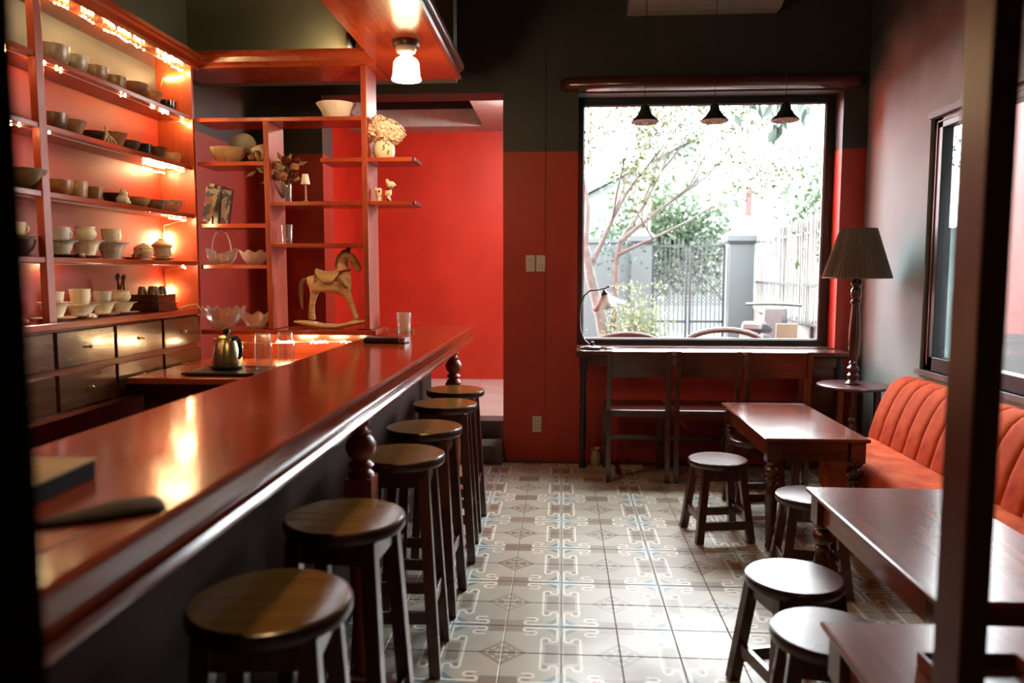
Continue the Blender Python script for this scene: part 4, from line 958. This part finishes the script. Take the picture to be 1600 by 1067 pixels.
# ================================================================== WINDOW LEDGE + CHAIRS
lg = thing('window_ledge', 'dark wooden ledge counter under the large window on turned leg', 'counter', (1.0, 5.45, 0))
MB().ring(-.90, .92, -.25, .0, [(.004, .816), (0, .812), (0, .79), (.008, .778)]).build('ledge_top', 'dkx', lg)
MB().box(WX0 + .002 - 1.0, WX1 - .002 - 1.0, -.002, .149, .8152, .8225).build('sill_board', 'dkx', lg)
MB().box(-.865, .88, -.215, -.195, .715, .778).build('apron', 'dkx', lg)
for x in (-.85, .86): MB().lathe([(.022, 0), (.026, .02), (.018, .05), (.020, .2), (.024, .4), (.016, .44), (.026, .46), (.018, .48), (.024, .5), (.018, .56), (.026, .7), (.024, .778)], 16).build('leg', 'black', lg, smooth=True, loc=(x, -.205, 0))
MB().box(.60, .90, -.195, -.18, .02, .715).build('side_board', 'dkx', lg)
def make_chair():
    t = thing('dining_chair', 'x', 'chair', group='chairs tucked under the window ledge')
    w = .2
    for s_ in (-1, 1):
        x = s_ * (w - .012)
        MB().beam((x, -.02, 0), (x, 0, .47), .032, .036).build('rear_leg', 'dk', t, bevel=.003)
        MB().beam((x, 0, .46), (x, -.035, .855), .032, .034).build('back_post', 'dk', t, bevel=.003)
        MB().beam((x, .37, 0), (x, .36, .45), .032, .032).build('front_leg', 'dk', t, bevel=.003)
        MB().box(x - .008, x + .008, .01, .36, .16, .19).build('side_stretcher', 'dk', t)
    MB().box(-w, w, -.01, .40, .45, .47).build('seat', 'dkx', t, bevel=.004)
    MB().box(-w + .03, w - .03, .0, .016, .425, .45).build('rear_rail', 'dkx', t)
    MB().beam((0, -.018, .685), (0, -.036, .850), 2 * w - .05, .012).build('back_panel', 'dkx', t)
    MB().box(-w + .03, w - .03, .36, .376, .20, .23).build('front_stretcher', 'dkx', t)
    return t
ch0 = make_chair()
for i, (x, lb) in enumerate(((.492, 'dark wooden chair next to the turned leg of the ledge'), (.925, 'middle dark wooden chair of three under the ledge'), (1.36, 'dark wooden chair partly behind the far table'))):
    c_ = ch0 if i == 0 else copy_tree(ch0)
    c_.location = (x, 4.905, 0); c_['label'] = lb
tag(MB().lathe([(.032, 0), (.036, .01), (.038, .05), (.034, .085), (.026, .10), (.036, .115), (.038, .12), (.034, .12), (.022, .10), (0, .02)], 18, cap=False).build('ceramic_jar', CM['greywhite'], smooth=True, loc=(.245, 5.33, 0)), 'small grey ceramic jar on the floor by the ledge leg', 'jar')
# lamp on the ledge
dl = thing('desk_lamp', 'small gooseneck lamp with scalloped milk glass shade on the ledge', 'lamp', (.215, 5.36, .8165))
MB().lathe([(.062, 0), (.066, .006), (.050, .018), (.012, .022), (.010, .05), (0, .052)], 24).build('base', plain('plum_metal', (.09, .04, .045), .35, metal=.3), dl, smooth=True)
pts = [(-.02, 0, .03), (-.055, 0, .06), (-.085, 0, .13), (-.09, 0, .22), (-.085, 0, .30), (-.06, 0, .37), (-.02, 0, .405), (.03, 0, .41), (.08, 0, .42), (.105, 0, .432)]
MB().tube(pts, .0055, 8).build('gooseneck', 'black', dl, smooth=True)
MB().ball((.108, 0, .434), .009, 8, 6).build('finial', 'black', dl, smooth=True)
cp = MB().lathe([(.008, .0), (.012, -.012), (.022, -.02), (.030, -.032), (.028, -.034)], 18, cap=False).build('cap', 'black', dl, smooth=True, loc=(.075, 0, .41), rot=(0, R(-16), 0))
sc = lambda i, a, r: (r * (1 + (.05 * cos(a * 9) if i in (3, 4, 5) else 0)), (.006 * cos(a * 9) if i in (4,) else 0))
MB().lathe([(.026, -.034), (.045, -.055), (.078, -.085), (.104, -.108), (.118, -.124), (.102, -.110), (.042, -.057)], 72, wav=sc, cap=False).build('glass_shade', 'milk', dl, smooth=True, loc=(.075, 0, .41), rot=(0, R(-16), 0))
cb = [];
for k in range(60):
    a = 2 * pi * k / 20; rr = .075 + .015 * sin(k * .7); cb.append((.03 + rr * 1.3 * cos(a), -.03 + rr * .55 * sin(a), .004 + .010 * (k / 60)))
MB().tube(cb + [(.18, -.03, .008), (.21, -.035, .006)], .0035, 5).build('cable_coil', 'dk', dl, smooth=True)

# ================================================================== CORNICE, PENDANTS, AIR CONDITIONER, SWITCHES
cn = MB(); n = 10
pr = [(5.45, 2.665), (5.36, 2.665), (5.345, 2.655), (5.338, 2.64), (5.338, 2.61), (5.345, 2.595), (5.36, 2.585), (5.45, 2.585)]
for i, (x, s_) in enumerate([(-.02, 0.15), (-.012, .5), (.01, .8), (.05, 1), (1.93, 1), (1.97, .8), (1.99, .5), (2.0, .15)]):
    for (y, z) in pr: cn.v.append((x, 5.45 - (5.45 - y) * s_, 2.625 + (z - 2.625) * (.6 + .4 * s_)))
for i in range(7):
    for j in range(8): cn.f.append((i * 8 + j, i * 8 + (j + 1) % 8, (i + 1) * 8 + (j + 1) % 8, (i + 1) * 8 + j))
cn.f += [tuple(range(8)), tuple(reversed(range(56, 64)))]
tag(cn.build('window_pelmet', wood('pelmet_wood', (.10, .026, .017), (.06, .016, .011), .22, 'x', .5), smooth=True), 'rounded red-brown wooden pelmet above the large window', 'pelmet')
PL = ['black fluted pendant lamp hanging before the tree branches', 'middle black fluted pendant lamp of three at the window', 'black fluted pendant lamp hanging before the broad leaves']
shm = None
for i, x in enumerate((.487, .893, 1.303)):
    t = thing('pendant_lamp', PL[i], 'lamp', (x, 4.70, 2.225), group='pendant lamps before the window')
    MB().tube([(0, 0, .115), (0, 0, .7), (0, 0, ZC - 2.225)], .0022, 5).build('cord', 'black', t)
    MB().lathe([(.0, .118), (.012, .118), (.014, .11), (.024, .104), (.026, .09), (.030, .084)], 18, cap=False).build('cap', 'black', t, smooth=True)
    sw = lambda i, a, r: (r * (1 + (.035 * cos(a * 20) if i > 3 else 0)), 0)
    MB().lathe([(.026, .098), (.030, .078), (.042, .058), (.060, .036), (.074, .022), (.082, .014)], 80, wav=sw, cap=False).build('shade', plain('dark_enamel', (.03, .032, .03), .45), t, smooth=True)
    MB().lathe([(.081, .0135), (.070, .004), (.052, .028), (.028, .07)], 80, wav=lambda i, a, r: (r * (1 + (.05 * cos(a * 20) if i < 2 else 0)), 0), cap=False).build('fluted_liner', plain('grey_enamel', (.85, .87, .88), .4), t, smooth=True)
    MB().ball((0, 0, .020), .022, 12, 8).build('bulb', 'milk', t, smooth=True)
    MB().lathe([(0, ZC - 2.225), (.04, ZC - 2.225), (.035, ZC - 2.25), (0, ZC - 2.255)], 16, cap=False).build('ceiling_rose', 'black', t, smooth=True)
ac = thing('air_conditioner', 'grey-white wall air conditioner above the pelmet', 'air conditioner', (.93, 5.45, 3.085))
acm = plain('aged_white_plastic', (.30, .29, .26), .5)
MB().prism([(0, .0), (-.12, .0), (-.19, .03), (-.21, .08), (-.21, .25), (-.19, .28), (0, .28)], -.5, .5, 'x').build('body', acm, ac, smooth=True)
for k in range(2): MB().box(-.44, .44, -.115 - k * .03, -.092 - k * .03, .0 + k * .012 - .004, .003 + k * .012).build('louvre', acm, ac)
def plate(name, x, z, w, h, label, holes, rocker):
    t = thing(name, label, 'switch' if rocker else 'socket', (x, 5.4497, z), group=None)
    MB().ring(-w / 2, w / 2, -h / 2, h / 2, [(.004, .010), (0, .006), (0, 0)]).build('plate', 'white_pl', t, rot=(R(90), 0, 0))
    for (a, b) in holes: MB().lathe([(.0042, 0), (.0042, .0006), (0, .0006)], 8).build('socket_hole', 'hole', t, loc=(a, -.010, b), rot=(R(90), 0, 0))
    if rocker: MB().ring(-.02, .02, -.03, .03, [(.004, .004), (0, 0)]).build('rocker', 'white_pl', t, loc=(0, -.010, 0), rot=(R(90), 0, 0))
plate('light_switch', -.222, 1.41, .066, .118, 'white rocker switch plate on the red wall', [], True)
plate('wall_socket', -.150, 1.41, .066, .118, 'white socket plate beside the rocker switch', [(-.011, -.012), (.011, -.012), (-.011, -.032), (.011, -.032)], False)
plate('wall_socket', -.172, .262, .066, .118, 'white socket plate low on the red wall', [(a, b) for a in (-.011, .011) for b in (.022, 0, -.022)], False)

# ================================================================== OUTDOORS
gnd = plain('pale_concrete', (0.09, 0.087, 0.081), .8)
struct('ground_yard', MB().box(-8, 12, YB + T + .001, 30, -.25, -.05), gnd, 'pale concrete yard outside')
struct('ground_alley', MB().box(XR + .2, 9, -5, YB + T, -.25, -.05), gnd, 'concrete alley beside the house')
GW = plain('grey_blue_wall_paint', (0.026, 0.0315, 0.0325), .7, (0.024, 0.029, 0.030), 2)
gw = MB().box(-4, 1.08, 12.0, 12.2, -.05, 1.80).box(-4, 1.08, 11.97, 12.23, 1.80, 1.86)
tag(gw.build('garden_wall', GW), 'grey-blue garden wall beside the gate', 'wall')
PLB = ['grey gate pillar joined to the garden wall', 'grey gate pillar beside the reed fence']
for i, (x0_, x1_) in enumerate(((1.06, 1.37), (2.53, 2.90))):
    t = thing('gate_pillar', PLB[i], 'pillar', ((x0_ + x1_) / 2, 12.05, -.05), group='gate pillars')
    w_ = (x1_ - x0_) / 2
    MB().box(-w_, w_, -w_, w_, 0, 1.83).build('shaft', GW, t); MB().ring(-w_ - .05, w_ + .05, -w_ - .05, w_ + .05, [(.06, 2.0), (.02, 1.96), (0, 1.95), (0, 1.87), (.03, 1.83)]).build('cap', GW, t)
gt_ = thing('iron_gate', 'grey iron double gate with diagonal rods between the pillars', 'gate', (1.945, 12.05, -.05))
gm = plain('grey_iron', (.007, .0075, .008), .7)
fr = MB()
for s_ in (-1, 1):
    for x in (.03 * s_, .54 * s_): fr.box(x - .018, x + .018, -.02, .02, .1, 1.80)
    for z in (.12, .62, 1.78): fr.box(min(.03 * s_, .54 * s_), max(.03 * s_, .54 * s_), -.02, .02, z, z + .035)
    fr.beam((s_ * .03, -.02, 1.55), (s_ * .54, -.02, .95), .016, .016)
fr.build('frame', gm, gt_)
rodm = MB().beam((0, 0, .12), (0, 0, 1.92), .012, .012).mesh('rod', gm)
for s_ in (-1, 1):
    for k in range(7): inst('rod', rodm, gt_, loc=(s_ * (.08 + .067 * k), 0, 0))
lat = MB()
for k in range(-16, 20):
    for sg_ in (1, -1):
        x0_ = .06 * k
        t0 = max(0, -.52 - x0_) ; t1 = min(.9, .52 - x0_)
        if t1 > t0 + .03: lat.beam((sg_ * (x0_ + t0), .03 + .008 * sg_, .88 + t0), (sg_ * (x0_ + t1), .03 + .008 * sg_, .88 + t1), .010, .006)
q = lat.build('lattice', gm, gt_); q['kind'] = 'stuff'
# reed fence: from pillar towards the window, right side
rf = thing('reed_fence', 'pale reed screen fence with vines beyond the gate pillar', 'fence', (2.95, 11.9, -.05))
rmat = plain('pale_reed', (0.126, 0.12, 0.108), .8, (0.072, 0.069, 0.06), 3)
A = Vector((0, 0, 0)); B = Vector((-.12, -4.2, 0)); nre = 120
rdm = MB().beam((0, 0, .80), (0, 0, 2.02), .026, .012).mesh('reed', rmat)
for k in range(nre):
    p = A.lerp(B, (k + .5) / nre); o = inst('reed', rdm, rf, loc=(p.x, p.y, random.uniform(-.04, .04)), rot=(random.uniform(-.02, .02), random.uniform(-.02, .02), R(90)))
ra = MB()
for z in (.80, 1.25, 1.85): ra.beam(A + Vector((-.02, 0, z)), B + Vector((-.02, 0, z)), .02, .03)
for k in range(4): p = A.lerp(B, k / 3); ra.beam(p + Vector((.03, 0, 0)), p + Vector((.03, 0, 2.0)), .05, .05)
ra.build('rail', gm, rf)
tag(MB().box(-.09, .09, -4.2, 0.1, -.05, .80).build('kerb_wall', plain('pinkish_plaster', (0.12, 0.09, 0.081), .8), loc=(3.0, 11.9, 0)), 'low pinkish wall under the reed fence', 'wall')
# foliage
def leafmesh(n, fn, size, seed, asp=.5):
    rnd = random.Random(seed); mb = MB()
    for _ in range(n):
        c = Vector(fn(rnd)); d = Vector((rnd.gauss(0, 1), rnd.gauss(0, 1), rnd.gauss(0, .6))).normalized(); u = d.orthogonal().normalized(); q = rnd.uniform(0, 6.28)
        u = u * cos(q) + d.cross(u) * sin(q); s_ = size * rnd.uniform(.6, 1.3)
        mb.add([c, c + u * s_ * .5 + d.cross(u) * s_ * asp * .5, c + u * s_, c + u * s_ * .5 - d.cross(u) * s_ * asp * .5], [(0, 1, 2, 3)])
    return mb
def leafmat(name, c, c2):
    m, nt, p = newmat(name); n = noise(nt, 3, 3)
    link(nt, mix(nt, ramp(nt, n, .35, .65), c, c2), p.inputs['Base Color']); p.inputs['Roughness'].default_value = .6
    p.inputs['Transmission Weight'].default_value = 0
    tl = nt.nodes.new('ShaderNodeBsdfTranslucent'); tl.inputs[0].default_value = rgba(c)
    mx = nt.nodes.new('ShaderNodeMixShader'); mx.inputs[0].default_value = .4
    nt.links.new(p.outputs[0], mx.inputs[1]); nt.links.new(tl.outputs[0], mx.inputs[2]); nt.links.new(mx.outputs[0], nt.nodes['Material Output'].inputs[0]); return m
lyel = leafmat('yellow_green_leaf', (0.028, 0.036, 0.007), (0.018, 0.028, 0.006)); lgrn = leafmat('mid_green_leaf', (0.021, 0.039, 0.015), (0.012, 0.0255, 0.0105)); lblu = leafmat('blue_green_leaf', (0.018, 0.0345, 0.0225), (0.012, 0.024, 0.0165)); lpal = leafmat('pale_green_leaf', (.10, .115, .06), (.065, .085, .04))
barkm = plain('pale_bark', (.066, .064, .058), .9, (0.039, 0.033, 0.027), 12)
tr = thing('garden_tree', 'slender leaning garden tree with many thin branches', 'tree', (.43, 9.0, -.05))
bk = MB(); tips = []
rnd = random.Random(5)
def branch(p, d, L_, r, dep):
    pts = [p]; n = 5; q = p.copy(); dd = d.copy()
    for k in range(n):
        dd = (dd + Vector((rnd.gauss(0, .07), rnd.gauss(0, .07), .03))).normalized(); q = q + dd * L_ / n; pts.append(q.copy())
    bk.tube(pts, [r * (1 - .55 * k / n) for k in range(n + 1)], 6 if dep < 2 else 4)
    if dep >= 2: tips.extend(q_ for q_ in pts[2:] if q_.z > 1.9)
    if dep < 4:
        for k in range(3 if dep else 0):
            i = rnd.choice((2, 3, 4, 5)); a = rnd.uniform(.25, .6); s_ = Vector((rnd.gauss(.25, .6), rnd.gauss(0, .6), rnd.gauss(.2, .3))).normalized()
            branch(pts[i], (dd * (1 - a) + s_ * a).normalized(), L_ * rnd.uniform(.55, .8), r * .5, dep + 1)
tk = [(0.14, 0, 0), (.10, 0, .5), (.02, 0, .9), (-.10, 0, 1.35), (-.16, 0, 1.7)]
bk.tube([Vector(p) for p in tk], [.10, .085, .07, .06, .045], 8); bk.tube([Vector(p) for p in [(.20, .05, 0), (.18, .05, .8), (.20, .04, 1.5), (.24, 0, 1.75)]], [.05, .045, .04, .03], 7)
for (p, d, L_, r) in (((-.12, 0, 1.4), (.45, .1, .85), 1.1, .032), ((.24, 0, 1.75), (.75, 0, .62), 1.2, .034), ((.24, 0, 1.75), (.45, .2, .85), 1.2, .03), ((-.16, 0, 1.7), (.12, -.1, 1), 1.1, .03), ((-.16, 0, 1.7), (-.3, .1, .9), .9, .026), ((.22, 0, 1.6), (.95, -.1, .42), 1.1, .024)):
    branch(Vector(p), Vector(d).normalized(), L_, r, 1)
bk.build('trunk', barkm, tr, smooth=True)
lm_ = leafmesh(3200, lambda r_: Vector(r_.choice(tips)) + Vector((r_.gauss(0, .12), r_.gauss(0, .12), r_.gauss(0, .09))), .065, 3)
lm_.build('foliage', lyel, tr, recalc=False)
def bush(name, loc, rx, ry, rz_, n, size, mat, label, cat='bush', seed=1, z0=0):
    t = thing(name, label, cat, loc)
    leafmesh(n, lambda r_: (r_.gauss(0, rx * .5), r_.gauss(0, ry * .5), z0 + rz_ * .5 + max(-.5, min(.6, r_.gauss(0, .25))) * rz_), size, seed).build('foliage', mat, t, recalc=False)
    MB().tube([(0, 0, 0), (.02, 0, z0 + rz_ * .4), (0, .02, z0 + rz_ * .7)], [.03, .02, .008], 5).build('stem', barkm, t)
    return t
bush('leafy_shrub', (.82, 8.6, -.05), .32, .3, 1.15, 2600, .055, lpal, 'pale leafy shrub below the garden tree', seed=2)
bush('leafy_shrub', (3.3, 9.7, -.05), .4, 1.4, 1.3, 1600, .10, lgrn, 'green vines climbing over the reed fence', 'vine', 3, 1.55)
bush('leafy_shrub', (2.3, 17.0, -.05), 1.5, .4, 2.1, 4500, .14, lgrn, 'dense green bush behind the iron gate', seed=4, z0=1.0)
bush('leafy_shrub', (.80, 11.6, -.05), .35, .2, .6, 160, .07, lblu, 'blue-green sprigs over the garden wall', seed=5, z0=1.35)
# broad leaves hanging into view, outside the window
bl = thing('broad_leaved_tree', 'broad-leaved tree with a branch hanging into the window view', 'tree', (1.95, 7.4, 3.25))
bmL = MB().tube([(.7, 0, .25), (.3, 0, -.1), (0, 0, -.25), (-.25, 0, -.35)], [.02, .012, .008, .004], 5); bmL.tube([(.2, 0, -.15), (.12, 0, -.4), (.02, 0, -.62)], .005, 4); bmL.tube([(1.25, 0, -3.3), (1.2, 0, -1.5), (1.05, 0, -.2), (.95, .05, .9)], [.10, .085, .06, .04], 8); bmL.tube([(1.08, 0, -.3), (.9, 0, .15), (.7, 0, .25)], [.03, .025, .02], 6)
bmL.build('twig', barkm, bl)
blm = MB().add([(0, 0, 0), (.030, .008, -.05), (.034, .012, -.085), (0, 0, -.16), (-.034, .012, -.085), (-.030, .008, -.05), (0, -.004, -.07)], [(0, 6, 1), (1, 6, 2), (2, 6, 3), (3, 6, 4), (4, 6, 5), (5, 6, 0)]).mesh('leaf', lblu, recalc=False)
rnd = random.Random(9)
for k in range(46):
    if k < 34: p = (rnd.uniform(-.42, .42), rnd.uniform(-.25, .25), rnd.uniform(-.42, -.12))
    else: p = (.02 + rnd.uniform(-.06, .10), rnd.uniform(-.1, .1), rnd.uniform(-.66, -.38))
    o = inst('leaf', blm, bl, loc=p, rot=(rnd.uniform(-.5, .5), rnd.uniform(-.7, .7), rnd.uniform(0, 6.2))); s_ = rnd.uniform(.7, 1.2); o.scale = (s_,) * 3
# far houses
hs = thing('far_house', 'pale house with sloping roof behind the trees', 'house', (2.2, 22, -.05))
hwm = plain('pale_house_plaster', (0.126, 0.132, 0.129), .8); hgm = plain('house_grey_side', (0.048, 0.054, 0.0525), .8)
MB().prism([(-1.6, 0), (1.6, 0), (1.6, 5.1), (-1.6, 3.5)], 0, 4, 'y').build('wall', hgm, hs)
MB().prism([(-1.8, 3.45), (1.8, 5.25), (1.8, 5.45), (-1.8, 3.65)], -.3, 4.3, 'y').build('roof', hwm, hs)
pf = thing('paling_fence', 'white fence with pointed palings before the far house', 'fence', (1.6, 18.2, -.05))
ppm = MB().prism([(-.045, 0), (.045, 0), (.045, .36), (0, .5), (-.045, .36)], -.012, .012, 'y').mesh('paling', plain('white_paint', (0.186, 0.186, 0.18), .6))
for k in range(16): inst('paling', ppm, pf, loc=(-.2 + .17 * k, 0, 2.75))
q = MB().box(-.4, 2.7, -.04, .04, 0, 2.8); q.build('base_wall', hwm, pf)
tag(MB().box(-2.6, 3.0, 0, .3, 0, 1.848).build('far_wall', hwm, loc=(6.2, 15.6, -.05)), 'pale wall behind the reed fence', 'wall')
tag(MB().box(-.32, .32, -.2, .2, 0, .65).build('concrete_block', plain('weathered_concrete', (0.066, 0.066, 0.063), .9, (0.042, 0.042, 0.0405), 6), loc=(3.72, 15.7, 1.80)), 'weathered concrete block on the far wall', 'block')
tag(MB().box(-.06, .06, -.03, .03, 0, .58).build('rusty_post', plain('rust', (0.045, 0.015, 0.012), .9), loc=(3.69, 15.7, 2.45)), 'short rusty post standing on the concrete block', 'post')
tag(MB().lathe([(.15, 0), (.12, 6)], 12).build('utility_pole', barkm, smooth=True, loc=(1.55, 15.0, -.05)), 'pale utility pole behind the garden tree', 'pole')
# rattan chairs just outside
rat = plain('rattan', (0.051, 0.042, 0.03), .6, (0.033, 0.027, 0.0195), 20)
def rattan(x, y, w, h, label, arms):
    t = thing('rattan_chair', label, 'chair', (x, y, -.05), group='rattan chairs outside the window')
    pts = [(w * cos(a), 0, h - .16 + .16 * sin(a)) for a in [pi * k / 16 for k in range(17)]]
    MB().tube([(w * 1.0, 0, .42)] + pts + [(-w, 0, .42)], .024, 8).build('back_hoop', rat, t, smooth=True)
    MB().tube([(w * .72 * cos(a), .03, h - .19 + .11 * sin(a)) for a in [pi * k / 12 for k in range(13)]], .018, 8).build('inner_hoop', rat, t, smooth=True)
    MB().lathe([(0, .40), (w, .40), (w * 1.02, .42), (w, .44), (0, .45)], 24, cap=False).build('seat', rat, t, smooth=True, loc=(0, .28, 0))
    for a, b in ((-1, 0), (1, 0), (-1, .5), (1, .5)): MB().tube([(a * w * .85, b, 0), (a * w * .8, b, .42)], .018, 6).build('leg', rat, t)
    for k in range(-3, 4): MB().tube([(k * w * .2, .02, .42), (k * w * .22, .02, h - .09)], .008, 5).build('spindle', rat, t)
rattan(1.36, 6.5, .35, .92, 'bent rattan chair back outside the window before the gate', True)
wc = thing('woven_chair', 'woven rattan chair outside the window near the shrub', 'chair', (.56, 6.5, -.05), group='rattan chairs outside the window')
MB().tube([(.30 * cos(a), 0, .76 + .125 * sin(a)) for a in [pi * k / 16 for k in range(17)]], .016, 8).build('back_hoop', rat, wc, smooth=True)
MB().prism([(.29 * cos(a), .76 + .115 * sin(a)) for a in [pi * k / 16 for k in range(17)]] + [(-.26, .45), (.26, .45)], .0, .012, 'y').build('woven_back', rat, wc)
MB().box(-.27, .27, 0, .5, .42, .46).build('seat', rat, wc)
for a, b in ((-1, 0), (1, 0), (-1, .5), (1, .5)): MB().tube([(a * .24, b, 0), (a * .24, b, .44)], .016, 6).build('leg', rat, wc)
tag(MB().box(-.10, .10, -.02, .02, .0, .90).box(-.10, .10, .3, .34, 0, .45).box(-.1, .1, -.02, .34, .42, .46).build('wooden_chair', plain('pale_wood', (0.084, 0.054, 0.027), .6), loc=(2.18, 7.6, -.05)), 'pale wooden chair outside near the scooter', 'chair')
scooter = thing('scooter', 'silver-grey motor scooter parked by the reed fence', 'scooter', (2.34, 8.9, -.05), R(60))
sm = plain('silver_paint', (.022, .024, .026), .4); 
MB().prism([(-.62, .35), (-.40, .28), (-.1, .25), (.05, .30), (.28, .34), (.42, .55), (.36, .98), (.26, 1.0), (.16, .58), (.02, .42), (-.12, .46), (-.26, .70), (-.62, .76), (-.70, .60)], -.13, .13, 'y').build('bodywork', sm, scooter, bevel=.03)
MB().prism([(-.66, .77), (-.20, .72), (-.14, .78), (-.40, .86), (-.62, .87)], -.11, .11, 'y').build('saddle', 'darkpl', scooter, bevel=.03)
for x in (-.52, .48):
    wv_ = MB().lathe([(.12, -.05), (.24, -.055), (.27, -.03), (.27, .03), (.24, .055), (.12, .05)], 24, cap=False); wv_.build('wheel', 'darkpl', scooter, smooth=True, loc=(x, 0, .27), rot=(R(90), 0, 0))
MB().tube([(.24, -.32, 1.02), (.28, -.12, 1.03), (.28, .12, 1.03), (.24, .32, 1.02)], .018, 8).build('handlebar', 'darkpl', scooter, smooth=True)
gr_ = MB()
for k in range(9): gr_.beam((-.02 + .02 * k, -.136, .50 + .05 * k), (.30 - .012 * k, -.136, .50 + .05 * k), .010, .012)
gr_.build('grille', 'darkpl', scooter)
# neighbour wall and mesh seen through the side window
nb = MB().box(3.3, 3.5, -4, 6.0, -.05, 4.6)
tag(nb.build('neighbour_wall', plain('pale_rough_concrete', (.045, .050, .0495), .85, (.035, .040, .039), 5, bmp=.3)), 'pale rough concrete wall beyond the side window', 'wall')
mf = thing('mesh_fence', 'wire mesh fence beyond the side window', 'fence', (3.3, 6.3, -.05))
fm_ = MB()
for k in range(4): fm_.beam((0, k * .6, 0), (0, k * .6, 2.4), .04, .04)
for z in (.75, 1.7): fm_.beam((0, 0, z), (0, 1.8, z), .03, .04)
fm_.build('post', gm, mf)
wm = MB()
for k in range(-24, 20):
    wm.tube([(0, .09 * k, .8), (0, .09 * k + 1.6, 2.4)], .004, 3); wm.tube([(0, .09 * k + 1.6, .8), (0, .09 * k, 2.4)], .004, 3)
wm.v = [(a, max(0, min(1.8, b)), c) for a, b, c in wm.v]
q = wm.build('mesh_wire', 'steel', mf, recalc=False); q['kind'] = 'stuff'
